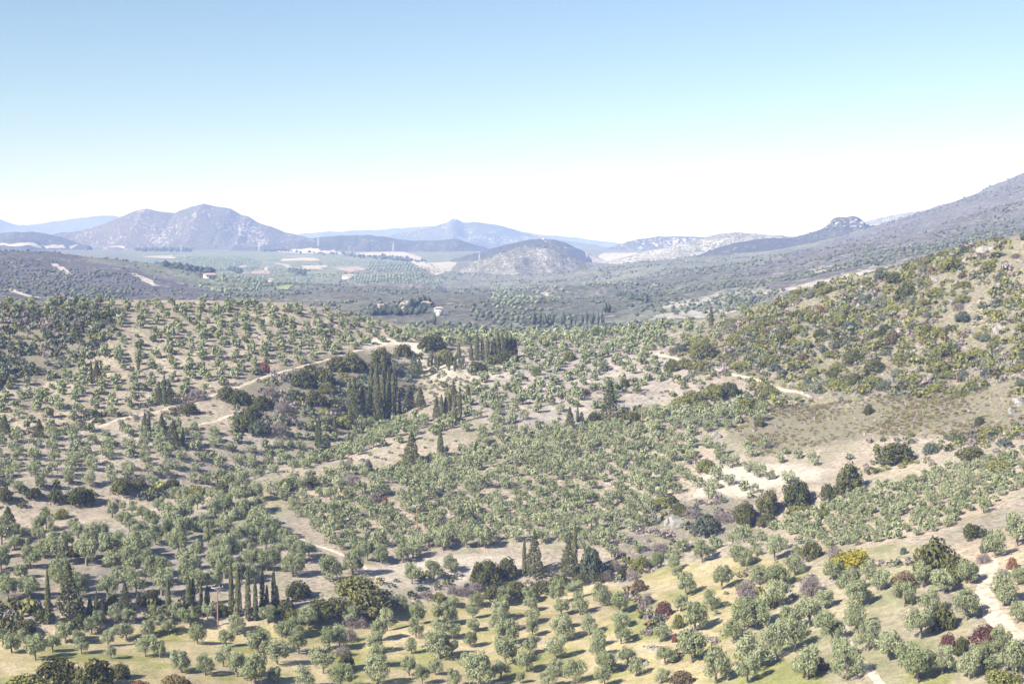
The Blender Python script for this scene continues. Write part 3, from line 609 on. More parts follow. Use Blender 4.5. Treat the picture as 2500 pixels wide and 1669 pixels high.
# ------------------------------------------------------------------ plants: crowns made of many small leaf sprays
def unit(v): return v / (np.linalg.norm(v, axis=-1, keepdims=True) + 1e-9)
def sprays(r, P, Nn, L, Wd, up=0.5, wild=0.75):
    """one four-cornered leaf spray at every point, facing roughly outward, tips leaning up"""
    n = len(P)
    nn = unit(Nn + wild * r.normal(size=(n, 3)))
    t = r.normal(size=(n, 3)) + np.array([0, 0, up * 2.0]); t = unit(t - (t * nn).sum(-1, keepdims=True) * nn)
    s = np.cross(nn, t); l = (L * r.uniform(0.6, 1.3, (n, 1))) / 2; w = (Wd * r.uniform(0.6, 1.3, (n, 1))) / 2
    V = np.stack([P - t * l, P + s * w, P + t * l, P - s * w], 1).reshape(-1, 3)
    return V, np.arange(4 * n).reshape(n, 4)
def clumps(r, C, R, n, squash=0.85, shell=0.55):
    """n points per clump, mostly near the clump's surface"""
    P = []; Nn = []
    for c, rad in zip(C, R):
        d = unit(r.normal(size=(n, 3))); k = (shell + (1 - shell) * r.random((n, 1)) ** 0.6)
        P.append(c + d * k * rad * np.array([1, 1, squash])); Nn.append(d)
    return np.concatenate(P), np.concatenate(Nn)
def tube(path, rad, k=6):
    path = np.array(path, float); V = []; Fc = []
    for i, (p, q) in enumerate(zip(path, rad)):
        d = unit(path[min(i + 1, len(path) - 1)] - path[max(i - 1, 0)])
        a = unit(np.cross(d, [0.3, 1, 0.1])); b = np.cross(d, a)
        for j in range(k):
            an = 2 * math.pi * j / k; V.append(p + q * (a * math.cos(an) + b * math.sin(an)))
        if i:
            o = (i - 1) * k; Fc += [(o + j, o + (j + 1) % k, o + k + (j + 1) % k, o + k + j) for j in range(k)]
    return np.array(V), np.array(Fc)
def join(parts):
    V = []; Fc = []; o = 0
    for v, f in parts: V.append(v); Fc.append(f + o); o += len(v)
    return np.concatenate(V), np.concatenate(Fc)

def olive_crown(r, n_cl=19, n=95, L=0.46, Wd=0.19, k=1.0):
    """uneven olive crown about 4.4 m wide, open in places, hanging to knee height"""
    C = []; R = []; ax, ay = r.uniform(0.82, 1.15, 2); lean = r.normal(size=2) * 0.22; gap = r.uniform(0, 6.283)
    for i in range(n_cl):
        a = 2.4 * i + r.uniform(-0.4, 0.4); el = r.uniform(-0.62, 1.0); rr = math.sqrt(max(0.0, 1 - max(el, 0) ** 2 * 0.85)) * (1 - 0.25 * max(0, -el))
        q = r.uniform(0.7, 1.15) * (0.75 if math.cos(a - gap) > 0.8 else 1.0)
        C.append([1.4 * ax * rr * q * math.cos(a) + lean[0] * (el + 0.6), 1.4 * ay * rr * q * math.sin(a) + lean[1] * (el + 0.6), 2.0 + 1.35 * el * r.uniform(0.75, 1.1)]); R.append(r.uniform(0.5, 0.98) * k)
    C = np.array(C); R = np.array(R)
    P, Nn = clumps(r, C, R, n, 1.0)
    keep = P[:, 2] > 0.25 + 0.55 * r.random(len(P))
    return sprays(r, P[keep], Nn[keep], L, Wd, 0.8, 0.45)
def olive_trunk(r):
    parts = []
    top = np.array([r.uniform(-.15, .15), r.uniform(-.15, .15), 1.1])
    parts.append(tube([(0, 0, -0.5), (0.03, 0, 0.25), top * [0.6, 0.6, 0.7], top], [0.26, 0.19, 0.16, 0.14]))
    for j in range(4):
        a = j * 1.57 + r.uniform(-.5, .5); e = np.array([math.cos(a) * r.uniform(.8, 1.3), math.sin(a) * r.uniform(.8, 1.3), r.uniform(2.5, 3.2)])
        m_ = (top + e) / 2 + [0.15 * math.cos(a), 0.15 * math.sin(a), -0.1]
        parts.append(tube([top - [0, 0, .1], m_, e], [0.14, 0.09, 0.035], 5))
    return join(parts)
def dome_crown(r, n_cl=26, n=70, L=0.13, Wd=0.085, flat=1.0, low=0.12):
    """evergreen bush, radius 1, height 1: a dome of tight clumps down to the ground"""
    C = []; R = []
    for i in range(n_cl):
        a = 2.4 * i + r.uniform(-.3, .3); h = ((i + 0.5) / n_cl); rr = math.sqrt(1 - h * h) * r.uniform(0.6, 0.92)
        C.append([0.78 * rr * math.cos(a), 0.78 * rr * math.sin(a), low + 0.62 * h * r.uniform(0.8, 1.1)]); R.append(r.uniform(0.2, 0.34))
    P, Nn = clumps(r, np.array(C), np.array(R), n, 0.8, 0.7)
    keep = P[:, 2] > -0.05
    return sprays(r, P[keep], Nn[keep] + [0, 0, 0.2], L, Wd, 0.3, 0.4)
def stem_mesh(r, k=4, h=0.55, rad=0.05):
    return join([tube([(0, 0, -0.15), (0.12 * math.cos(a), 0.12 * math.sin(a), h * 0.45), (0.4 * math.cos(a), 0.4 * math.sin(a), h)], [rad, rad * 0.7, rad * 0.3], 4) for a in [i * 6.283 / k + r.uniform(-.4, .4) for i in range(k)]])
def column_crown(r, n=1300, L=0.55, Wd=0.22, H=10.0, R0=1.0):
    """columnar cypress, 10 m tall, radius 1"""
    z = r.random(n) ** 0.9; prof = np.minimum((z / 0.16 + 0.25) ** 0.5, 1.0) * (1 - z ** 2.2) ** 0.75
    a = r.uniform(0, 6.283, n); lump = 0.8 + 0.35 * (fbm(a * 2.2, z * 16, 2, int(r.integers(99))) - 0.3)
    k = prof * lump * (0.72 + 0.28 * r.random(n)) * R0 + 0.04
    P = np.stack([k * np.cos(a), k * np.sin(a), 0.25 + z * (H - 0.4)], -1); Nn = np.stack([np.cos(a), np.sin(a), 0 * a + 0.25], -1)
    return sprays(r, P, Nn, L, Wd, 1.6, 0.5)
def cone_crown(r, H=10.0, R0=2.6, n_cl=62, n=42, L=0.5, Wd=0.24):
    """broad cypress or young conifer: ragged cone of drooping clumps"""
    C = []; R = []
    for i in range(n_cl):
        h = (i + 0.5) / n_cl; h = h ** 1.25; rr = R0 * (1 - h) ** 0.85 * r.uniform(0.55, 1.05); a = 2.4 * i
        C.append([rr * math.cos(a), rr * math.sin(a), 0.7 + h * (H - 1.2)]); R.append((0.35 + 0.65 * (1 - h)) * r.uniform(0.7, 1.1))
    P, Nn = clumps(r, np.array(C), np.array(R), n, 0.9, 0.6)
    keep = P[:, 2] > 0.05
    P2 = np.stack([r.normal(size=60) * 0.12, r.normal(size=60) * 0.12, H - 1.6 * r.random(60)], -1)
    return sprays(r, np.concatenate([P[keep], P2]), np.concatenate([Nn[keep], r.normal(size=(60, 3))]), L, Wd, 0.5, 0.7)
def straight_trunk(H=9.0, r0=0.22): return tube([(0, 0, -0.6), (0, 0, H * 0.4), (0, 0, H)], [r0, r0 * 0.7, 0.03], 6)
def pine_crown(r):
    C = []; R = []
    for i in range(22):
        a = 2.4 * i; h = (i + .5) / 22; rr = (1.7 - 0.9 * h) * r.uniform(.5, 1.0)
        C.append([rr * math.cos(a), rr * math.sin(a), 2.0 + 3.6 * h]); R.append(r.uniform(.55, .9))
    P, Nn = clumps(r, np.array(C), np.array(R), 75, 0.75, 0.5)
    return sprays(r, P, Nn, 0.42, 0.1, 0.6, 0.9)

OL1, OL2 = (0.190, 0.214, 0.104), (0.295, 0.316, 0.180)
mt = {'olive': leaf_mat('olive leaves', OL1, OL2, 0.26, 0.12),
      'cypress': leaf_mat('cypress foliage', (0.095, 0.104, 0.046), (0.140, 0.145, 0.066), 0.35, 0.12),
      'lightconifer': leaf_mat('light conifer foliage', (0.10, 0.13, 0.045), (0.12, 0.15, 0.06), 0.3, 0.2),
      'pine': leaf_mat('pine needles', (0.11, 0.155, 0.03), (0.13, 0.17, 0.04), 0.3, 0.2),
      'dark': leaf_mat('dark evergreen leaves', (0.075, 0.080, 0.030), (0.118, 0.115, 0.042), 0.35, 0.12),
      'moss': leaf_mat('mossy green leaves', (0.155, 0.160, 0.050), (0.205, 0.200, 0.066), 0.32, 0.15),
      'sage': leaf_mat('sage green leaves', (0.175, 0.185, 0.110), (0.22, 0.225, 0.15), 0.35, 0.2),
      'slate': leaf_mat('slate green leaves', (0.095, 0.112, 0.075), (0.13, 0.145, 0.10), 0.35, 0.15),
      'mauve': leaf_mat('bare mauve twigs', (0.26, 0.215, 0.205), (0.21, 0.175, 0.16), 0.3, 0.2),
      'brown': leaf_mat('brownish leaves', (0.135, 0.105, 0.050), (0.155, 0.110, 0.065), 0.3, 0.15),
      'rust': leaf_mat('rust red leaves', (0.22, 0.105, 0.065), (0.25, 0.125, 0.075), 0.3, 0.25),
      'crimson': leaf_mat('dark red leaves', (0.135, 0.068, 0.055), (0.155, 0.075, 0.06), 0.35, 0.25),
      'yellow': leaf_mat('yellow green leaves', (0.27, 0.235, 0.03), (0.27, 0.235, 0.03), 0.3, 0.25),
      'stuff': leaf_mat('mixed foliage', OL1, OL2, 0.28, 0.12, attr=True),
      'bark': plain('olive bark', (0.20, 0.165, 0.13), 0.9, 0.3, 6), 'darkbark': plain('dark bark', (0.12, 0.09, 0.07), 0.9, 0.3, 6)}
def R_(i): return np.random.default_rng(100 + i)
olive_src = [(new_mesh('crown', *olive_crown(R_(i), 15 + i % 6, 150, 0.36, 0.125), mt['olive']), new_mesh('trunk', *olive_trunk(R_(i)), mt['bark'], True)) for i in range(12)]
dome_src = {}
def dome(kind, v):
    if (kind, v) not in dome_src:
        if v not in dome_src:
            r = R_(40 + v); dome_src[v] = (dome_crown(r, 22 + 3 * v, 74), stem_mesh(r))
        if kind == 'mauve':
            r = R_(60 + v); g = dome_crown(r, 22, 60, 0.22, 0.03)
        else: g = dome_src[v][0]
        dome_src[(kind, v)] = (new_mesh('foliage', *g, mt[kind]), new_mesh('stem', *dome_src[v][1], mt['darkbark'], True))
    return dome_src[(kind, v)]
col_src = [(new_mesh('crown', *column_crown(R_(70 + i)), mt['cypress']), new_mesh('trunk', *straight_trunk(), mt['darkbark'], True)) for i in range(4)]
cone_src = {k: [(new_mesh('crown', *cone_crown(R_(80 + i + 7 * q)), mt[k]), new_mesh('trunk', *straight_trunk(9.0, 0.3), mt['darkbark'], True)) for i in range(3)] for q, k in enumerate(('cypress', 'lightconifer', 'brown'))}
pine_src = [(new_mesh('crown', *pine_crown(R_(95)), mt['pine']), new_mesh('trunk', *straight_trunk(5.0, 0.2), mt['bark'], True))]

PLANTED = []                                                 # (X, Y, radius): keeps fills from growing through placed plants
def thing(name, src, part, loc, scale, rz, label, cat, group):
    o = bpy.data.objects.new(name, None); COL.objects.link(o); o.empty_display_size = 0.5
    o.location = loc; o.rotation_euler = (0, 0, rz); o.scale = scale
    tag(o, label, cat, group)
    for nm, m_ in zip(part, src): link(nm, m_, o)
    return o
ORD = 'first second third fourth fifth sixth seventh eighth ninth tenth eleventh twelfth thirteenth fourteenth fifteenth sixteenth seventeenth eighteenth nineteenth twentieth'.split()
def ordinal(i):
    if i < 20: return ORD[i]
    t_, u_ = divmod(i + 1, 10); tens = {2: 'twenty', 3: 'thirty', 4: 'forty', 5: 'fifty'}
    return {2: 'twentieth', 3: 'thirtieth', 4: 'fortieth'}[t_] if u_ == 0 else tens[t_] + '-' + ORD[u_ - 1]
def rows_of(items, per=10):
    """sort by picture height, cut into rows, order each from the left: (item, row, place, row length)"""
    it = sorted(items, key=lambda q: -q['py']); nrow = max(1, round(len(it) / per)); res = []
    for k, ch in enumerate(np.array_split(np.arange(len(it)), nrow)):
        ro = sorted([it[i] for i in ch], key=lambda q: q['px'])
        res += [(q, k, j, len(ro)) for j, q in enumerate(ro)]
    return res

# ------------------------------------------------------------------ where the olives stand
class Planted(dict):
    def append(self, t_): self.setdefault((int(t_[0] // 12), int(t_[1] // 12)), []).append(t_)
PLANTED = Planted()
def free(X, Y, rad):
    i, j = int(X // 12), int(Y // 12)
    for a in (i - 1, i, i + 1):
        for b in (j - 1, j, j + 1):
            for (x, y, r) in PLANTED.get((a, b), ()):
                if (x - X) ** 2 + (y - Y) ** 2 < (rad + r) ** 2: return False
    return True
def fill(poly, a, b, ang, jit, wr, seed, keep=1.0, avoid=0.55, hole=None, ragged=0.0):
    """trees planted in rows over the ground inside a region; returns dicts"""
    r = np.random.default_rng(seed); q = np.array(poly, float)
    cs = [ground(*p) for p in poly]; cs = np.array([c for c in cs if c is not None])
    x0, y0 = cs[:, :2].min(0) - 15; x1, y1 = cs[:, :2].max(0) + 15
    c, s = math.cos(ang), math.sin(ang); D = max(x1 - x0, y1 - y0); n1, n2 = int(D / a) + 2, int(D / b) + 2
    I, J = np.meshgrid(np.arange(-n1, n1 + 1) * a, np.arange(-n2, n2 + 1) * b); I = I.ravel(); J = J.ravel()
    I = I + r.normal(size=len(I)) * jit * a; J = J + r.normal(size=len(J)) * jit * b
    X = (x0 + x1) / 2 + I * c - J * s; Y = (y0 + y1) / 2 + I * s + J * c
    ok = (X > x0) & (X < x1) & (Y > y0) & (Y < y1); X, Y = X[ok], Y[ok]
    Z = hz(X, Y); px, py, dp = project(X, Y, Z)
    ok = inpoly(poly, px + ragged * 2.4 * (fbm(X / 22, Y / 22, 3, seed) - 0.5), py + ragged * (fbm(X / 22, Y / 22, 3, seed + 1) - 0.5)) & (r.random(len(X)) < keep)
    if hole is not None:
        for h in hole: ok &= ~inpoly(h, px, py)
    res = []
    for i in np.nonzero(ok)[0]:
        w = 1.15 * r.uniform(*wr) * (0.75 + 0.5 * r.random())
        if px[i] < -60 or px[i] > 2560 or not free(X[i], Y[i], w * 0.5 * avoid): continue
        res.append(dict(px=px[i], py=py[i], X=X[i], Y=Y[i], Z=Z[i], w=w)); PLANTED.append((X[i], Y[i], w * 0.5 * avoid))
    return res
def placed(lst, ox, oy, k):
    res = []
    for x, y, w in lst:
        px, py = ox + x * k, oy + y * k; g = ground(px, py)
        if g is None: continue
        wm = w * k * g[1] / F
        res.append(dict(px=px, py=py, X=g[0], Y=g[1], Z=g[2], w=wm)); PLANTED.append((g[0], g[1], wm * 0.42))
    return res

# ------------------------------------------------------------------ dirt tracks and rocks on the near slopes
m_track = plain('pale dirt', (0.42, 0.355, 0.275), 0.95, 0.35, 0.7)
m_rock = None
mrk, t, o = M('limestone'); v = coords(t)
n1 = noise(t, v, 0.9, 5, 0.65); n2 = noise(t, v, 5.0, 3)
finish(t, o, mix(t, ramp(t, n1, [(0.42, 0), (0.62, 1)]), (0.15, 0.142, 0.13), (0.31, 0.29, 0.265)), 0.95, mix(t, 0.5, n1, n2), 0.25, 1.0)
def track(label, pts, width, seed=0):
    W3 = [ground(*p) for p in pts]; W3 = np.array([w for w in W3 if w is not None])[:, :2]
    s_ = np.concatenate([[0], np.cumsum(np.hypot(*np.diff(W3, axis=0).T))]); q = np.arange(0, s_[-1], 0.9)
    x, y = np.interp(q, s_, W3[:, 0]), np.interp(q, s_, W3[:, 1])
    for _ in range(12): x[1:-1] = (x[:-2] + x[1:-1] * 2 + x[2:]) / 4; y[1:-1] = (y[:-2] + y[1:-1] * 2 + y[2:]) / 4
    dx, dy = np.gradient(x), np.gradient(y); l = np.hypot(dx, dy); nx, ny = -dy / l, dx / l
    k = 7; c_ = np.linspace(-1, 1, k)
    wl = width / 2 * (0.75 + 0.6 * fbm(q / 4, q * 0 + seed, 3, seed)); wr_ = width / 2 * (0.75 + 0.6 * fbm(q / 4, q * 0 + seed + 9, 3, seed + 2))
    off = np.where(c_[None] < 0, c_[None] * wl[:, None], c_[None] * wr_[:, None])
    X = x[:, None] + nx[:, None] * off; Y = y[:, None] + ny[:, None] * off
    Z = hz(X, Y) + 0.10 - 0.16 * np.abs(c_[None]) ** 4
    tag(link('dirt_track', new_mesh('dirt_track', np.stack([X, Y, Z], -1).reshape(-1, 3), grid_faces(k, len(q)), m_track, True)), label, kind='structure')
    for i in range(0, len(q), 2): PLANTED.append((x[i], y[i], width * 0.42))
track('pale dirt track climbing across the left hill', [(240, 1044), (300, 1020), (370, 1010), (430, 990), (520, 965), (600, 938), (650, 918), (720, 900), (830, 868), (900, 850), (960, 836)], 2.3, 1)
track('narrow track below the left hill track', [(459, 1042), (520, 1030), (583, 1008), (622, 989), (650, 975)], 2.4, 2)
track('dirt road cut into the right hillside', [(1611, 866), (1650, 874), (1691, 886), (1739, 900), (1803, 918), (1861, 932), (1899, 946), (1934, 955), (1980, 970)], 2.4, 3)
track('wide sandy dirt track at the bottom right corner', [(2413, 1366), (2417, 1401), (2404, 1448), (2424, 1495), (2464, 1539), (2500, 1572), (2560, 1620), (2640, 1680)], 4.2, 4)
track('narrow sandy path between the bottom right olives', [(2116, 1490), (2075, 1512), (2061, 1530), (2068, 1561), (2087, 1597), (2108, 1622), (2134, 1651), (2160, 1680), (2200, 1720)], 1.9, 5)
track('dirt path along the lower left edge of the dense grove', [(654, 1240), (673, 1274), (721, 1309), (753, 1325), (830, 1348), (887, 1376), (919, 1405), (945, 1422)], 1.9, 6)
def rock_geo(seed, n=14, m_=9):
    r = R_(seed); th = np.linspace(0, 2 * np.pi, n, endpoint=False); ph = np.linspace(0.02, np.pi - 0.02, m_)
    T, Pp = np.meshgrid(th, ph); d = np.stack([np.sin(Pp) * np.cos(T), np.sin(Pp) * np.sin(T), np.cos(Pp)], -1)
    pl = unit(r.normal(size=(11, 3))); k = np.min(r.uniform(0.62, 0.95, 11) / np.maximum(1e-3, d @ pl.T), -1); k = np.clip(k, 0.3, 1.15) * (1 + 0.12 * r.normal(size=k.shape))
    k[0] = k[0].mean(); k[-1] = k[-1].mean()
    V = (d * k[..., None]).reshape(-1, 3); i = np.arange(n * m_).reshape(m_, n); j = np.roll(i, -1, 1)
    return V, np.stack([i[:-1], i[1:], j[1:], j[:-1]], -1).reshape(-1, 4)
rock_src = [new_mesh('rock', *rock_geo(400 + i), mrk) for i in range(5)]
ROCKS = [(1656, 1283, 50, 32, 'grey limestone boulder below the dense grove, beside dark bushes'), (1630, 1280, 26, 20, 'smaller pale boulder touching the big grey one'), (2408, 612, 44, 14, 'long pale rock slab near the top of the right hill'), (2356, 638, 20, 16, 'pale rock left of the long slab on the right hill'), (2284, 686, 26, 14, 'pale rock on the crest of the right hill'), (2117, 720, 12, 14, 'small pale rock high on the right hill by a red bush'),
         (2095, 752, 18, 16, 'small white rock below the crest of the right hill'), (2442, 808, 30, 18, 'pale rock among scrub at the right edge, mid height'), (2232, 858, 24, 10, 'flat pale rock in the middle of the right hill'), (2488, 985, 34, 24, 'large pale outcrop at the right edge above the heath'), (2470, 1008, 30, 16, 'lower pale rock of the right edge outcrop'), (2448, 925, 24, 12, 'flat white rock right of the lone pole'), (1748, 1070, 22, 18, 'pale rock at the right end of the dense grove'),
         (1130, 1432, 36, 14, 'pale rock ledge left of the dark bushes'), (2492, 640, 20, 10, 'pale rock at the right edge near the hill top')]
for i, (x, y, w, h, lab) in enumerate(ROCKS):
    g = ground(x, y)
    if g is None: continue
    k = g[1] / F; a_ = w * k / 1.75; b_ = h * k / 1.2
    tag(link('rock', rock_src[i % 5], None, (g[0], g[1], g[2] + b_ * 0.05), i * 1.3, (a_, a_ * 0.7, b_ * 0.85)), lab, 'rock', 'pale limestone rocks'); PLANTED.append((g[0], g[1], a_ * 0.8))
# rubble of the tumbled field wall beside the front orchard
rub = []
rr_ = R_(450)
for (xa, ya, xb, yb, nn_) in ((1552, 1462, 1600, 1500, 60), (1600, 1500, 1618, 1520, 25), (1560, 1505, 1600, 1512, 22), (1575, 1580, 1625, 1588, 34), (1560, 1612, 1580, 1620, 14), (1020, 1580, 1060, 1560, 8)):
    for _ in range(nn_):
        t_ = rr_.random(); g = ground(xa + (xb - xa) * t_ + rr_.normal() * 4, ya + (yb - ya) * t_ + rr_.normal() * 3)
        rub.append(dict(X=g[0], Y=g[1], Z=g[2] + 0.05, w=rr_.uniform(0.35, 0.95)))
for _ in range(900):
    x, y = rr_.uniform(1650, 2500), rr_.uniform(590, 1090); g = ground(x, y)
    if g is not None: rub.append(dict(X=g[0], Y=g[1], Z=g[2], w=0.35 + 1.1 * rr_.random() ** 3))
for _ in range(420):
    x, y = rr_.uniform(0, 1700), rr_.uniform(770, 1330); g = ground(x, y)
    if g is not None: rub.append(dict(X=g[0], Y=g[1], Z=g[2], w=0.3 + 0.8 * rr_.random() ** 3))
RUBBLE = rub

K1 = 650 / 2038.0; K4 = 700 / 1929.0; K5 = 400 / 1700.0
# crown positions read off the photograph, region by region (foot of trunk x, y, crown width)
hand = placed([(120, 100, 95), (310, 75, 110), (530, 40, 80), (690, 55, 110), (300, 410, 120), (110, 450, 110), (210, 465, 100), (110, 540, 120), (300, 490, 110), (30, 600, 90), (400, 430, 100), (200, 545, 90),
               (400, 540, 120), (940, 240, 60), (1010, 265, 90), (1090, 305, 100), (1165, 375, 140), (860, 295, 110), (930, 345, 110), (990, 400, 130), (1060, 450, 110), (1210, 240, 110), (1290, 275, 110), (1420, 320, 160), (1400, 190, 110), (1510, 235, 130),
               (1340, 175, 110), (1800, 145, 120), (1620, 165, 100), (1680, 205, 110), (1740, 235, 100), (1845, 290, 140), (1650, 320, 150), (1730, 425, 170), (1960, 165, 130), (1960, 270, 140), (1950, 370, 140), (1420, 470, 170), (1480, 405, 90), (1190, 500, 160), (1270, 435, 110),
               (925, 540, 140), (1080, 575, 150), (700, 520, 170), (780, 470, 130), (600, 450, 120), (560, 400, 100), (860, 700, 160), (890, 790, 110), (1120, 670, 150), (1190, 805, 190), (1370, 565, 140), (1390, 645, 110), (1810, 510, 140), (1600, 500, 130), (1660, 575, 140),
               (1850, 570, 120), (1450, 770, 190), (1430, 690, 120), (1720, 760, 180), (1640, 660, 130), (1900, 690, 150), (990, 1110, 130), (1210, 1115, 140), (1330, 1080, 120), (880, 1085, 130), (1590, 1070, 110), (1290, 1185, 120), (1130, 1210, 140), (970, 1235, 140), (1510, 1260, 150),
               (1460, 1125, 170), (1730, 1280, 140), (1810, 1190, 160), (1110, 1360, 170), (1225, 1365, 120), (1970, 1335, 170), (850, 1375, 100), (830, 1275, 130), (270, 1385, 200), (90, 1330, 150), (500, 1255, 180), (600, 1265, 120), (400, 1325, 140), (1390, 1480, 180), (1570, 1500, 150),
               (1810, 1510, 190), (1710, 1435, 150), (1950, 1565, 180), (700, 1185, 130), (770, 1125, 120), (620, 1335, 130), (230, 920, 150), (60, 920, 170), (150, 860, 120), (20, 1250, 120), (180, 1260, 120)], 0, 1169, K1)
hand += placed([(475, 1145, 170), (270, 1205, 130), (170, 1100, 150), (380, 1215, 150), (405, 1335, 190), (95, 1335, 180), (240, 1415, 200), (590, 1485, 210), (640, 1300, 180), (720, 1290, 150), (805, 1115, 130), (60, 1560, 200), (220, 1560, 140), (450, 1600, 180), (720, 1600, 180),
                (1270, 800, 160), (1570, 715, 140), (1440, 770, 140), (640, 785, 200), (820, 735, 190), (360, 745, 190), (1040, 645, 150), (930, 625, 140), (1280, 605, 140), (1200, 640, 130), (1510, 545, 160), (1690, 525, 150), (1830, 525, 150), (160, 700, 170), (60, 640, 150), (220, 640, 140), (400, 640, 150), (480, 600, 130), (330, 560, 120), (60, 760, 120),
                (1190, 1010, 110), (1120, 1000, 110), (1590, 985, 90), (980, 1000, 120)], 600, 1169, K1)
# the front orchard on grass: columns of trees (second close view)
front = placed([(290, 780, 140), (230, 890, 140), (240, 1020, 140), (205, 1180, 160), (180, 1430, 165), (560, 750, 190), (530, 900, 210), (500, 1050, 200), (590, 1170, 240), (570, 1370, 260), (520, 1520, 190), (840, 720, 150), (830, 820, 140), (850, 940, 150), (850, 1080, 150), (825, 1260, 170), (790, 1440, 230), (720, 1560, 110),
                (1120, 730, 220), (1150, 860, 180), (1180, 990, 150), (1170, 1130, 220), (1090, 1310, 240), (1090, 1490, 190), (1310, 670, 180), (1340, 850, 180), (1440, 1060, 170), (1520, 1180, 170), (1520, 1300, 190), (1290, 1560, 240), (1575, 755, 190), (1620, 1440, 160), (20, 950, 130), (20, 1100, 140), (10, 1270, 150), (40, 1600, 160), (300, 1590, 300), (1020, 1600, 180), (1600, 1590, 170)], 1100, 1300, K5)
front += placed([(1310, 1110, 150), (1300, 1215, 130), (1270, 1335, 100), (1250, 1500, 130), (1350, 1570, 130), (1510, 1115, 170), (1490, 1220, 140), (1080, 1160, 140), (1020, 1235, 150), (1000, 1325, 150), (1010, 1435, 150), (1010, 1570, 200), (1480, 1375, 190), (1450, 1495, 100)], 600, 1169, K1)
front += placed([(900, 965, 80), (980, 1030, 140), (990, 1140, 130), (990, 1258, 150), (1040, 1425, 140), (880, 1485, 160), (1110, 1505, 120)], 1200, 1169, K1)
hand += placed([(1920, 668, 160), (1490, 890, 170), (1430, 770, 120), (1760, 845, 180), (1680, 1005, 160), (2030, 795, 90), (1450, 1010, 140), (1560, 1165, 220), (1290, 1245, 140), (1530, 1405, 290), (1850, 1255, 170), (1930, 1160, 230), (1300, 1560, 120), (1720, 1560, 260), (1960, 1560, 200), (1610, 640, 150), (1400, 700, 120), (1270, 690, 130), (1330, 1420, 150)], 1200, 1169, K1)
hand += placed([(820, 1055, 210), (1120, 1050, 160), (590, 1060, 140), (480, 1190, 190), (240, 1060, 190), (390, 1350, 220), (260, 1395, 200), (1380, 1500, 170), (1795, 1045, 190), (800, 1215, 170), (880, 1345, 180), (1020, 1410, 210), (1140, 1485, 190), (1560, 1535, 170), (1230, 1265, 200), (1560, 890, 170), (1540, 1140, 200), (1300, 1100, 150), (1250, 920, 150), (1390, 960, 180), (880, 865, 130), (750, 970, 180), (150, 900, 130), (390, 840, 130), (270, 930, 180), (60, 780, 120), (250, 740, 150), (330, 1240, 180), (100, 1480, 260), (640, 1300, 180), (700, 1420, 170), (470, 1540, 220), (740, 1540, 210), (1210, 1560, 220), (1650, 1480, 180), (1860, 1500, 220), (1730, 720, 160), (1880, 640, 200), (1900, 900, 130), (1780, 1380, 190), (1880, 1160, 130), (640, 870, 150), (960, 940, 140), (130, 1200, 200), (580, 1230, 140)], 1800, 1100, K4)
LOWDENSE = [(650, 1215), (850, 1195), (1250, 1190), (1640, 1190), (1600, 1260), (1540, 1330), (1480, 1375), (1350, 1335), (1120, 1340), (940, 1352), (860, 1362), (760, 1295)]
UPDENSE = [(700, 1168), (960, 1145), (1010, 1135), (1230, 1055), (1500, 1012), (1850, 985), (1870, 1030), (1720, 1060), (1690, 1100), (1640, 1188), (1250, 1188), (850, 1193), (650, 1213)]

# ------------------------------------------------------------------ cypresses, conifers and bushes placed one by one (foot x, foot y, height, width in photograph pixels)
SLIM = [(338, 904, 42, 10), (223, 936, 56, 10), (402, 989, 78, 10), (364, 1054, 50, 10), (447, 1095, 52, 11), (976, 1005, 55, 9), (1110, 1034, 72, 13), (1123, 1021, 78, 13), (1142, 980, 42, 13), (780, 1098, 84, 11), (774, 1094, 68, 13), (1075, 1126, 76, 20),
        (1120, 874, 36, 12), (1150, 880, 40, 13), (1165, 881, 66, 15), (1178, 880, 52, 14), (1190, 881, 58, 15), (1204, 879, 50, 15), (1216, 878, 68, 17), (1226, 876, 64, 16), (1238, 877, 68, 17), (1248, 874, 58, 16), (1258, 872, 46, 14),
        (1736, 800, 50, 13), (1490, 818, 20, 7), (1314, 996, 30, 8), (1410, 1037, 46, 10), (118, 1523, 135, 17), (220, 1498, 40, 16), (236, 1498, 56, 14), (411, 1483, 74, 15), (461, 1491, 88, 18), (472, 1488, 80, 14), (491, 1478, 62, 11), (506, 1478, 52, 16),
        (565, 1498, 128, 16), (582, 1504, 132, 19), (606, 1515, 138, 17), (624, 1515, 114, 14), (641, 1500, 122, 16), (652, 1496, 70, 13), (669, 1491, 108, 16), (677, 1491, 64, 13), (1280, 1405, 98, 13), (1404, 1405, 138, 14),
        (919, 975, 92, 17), (906, 956, 62, 15), (938, 960, 84, 16), (964, 956, 64, 15), (950, 970, 74, 15), (1078, 1015, 52, 14), (1097, 1005, 46, 14), (1088, 1012, 44, 13), (935, 1024, 122, 19), (948, 1018, 112, 19), (960, 1011, 104, 19), (884, 1021, 82, 20)]
for i, (x, y) in enumerate([(1046, 895), (1054, 890), (1063, 897), (1072, 893), (1081, 890), (1092, 895), (1102, 892), (1112, 898), (1122, 893), (1132, 890), (1069, 904), (1096, 904), (1110, 906), (1128, 902)]): SLIM.append((x, y, 24 + 5 * (i % 3), 8))
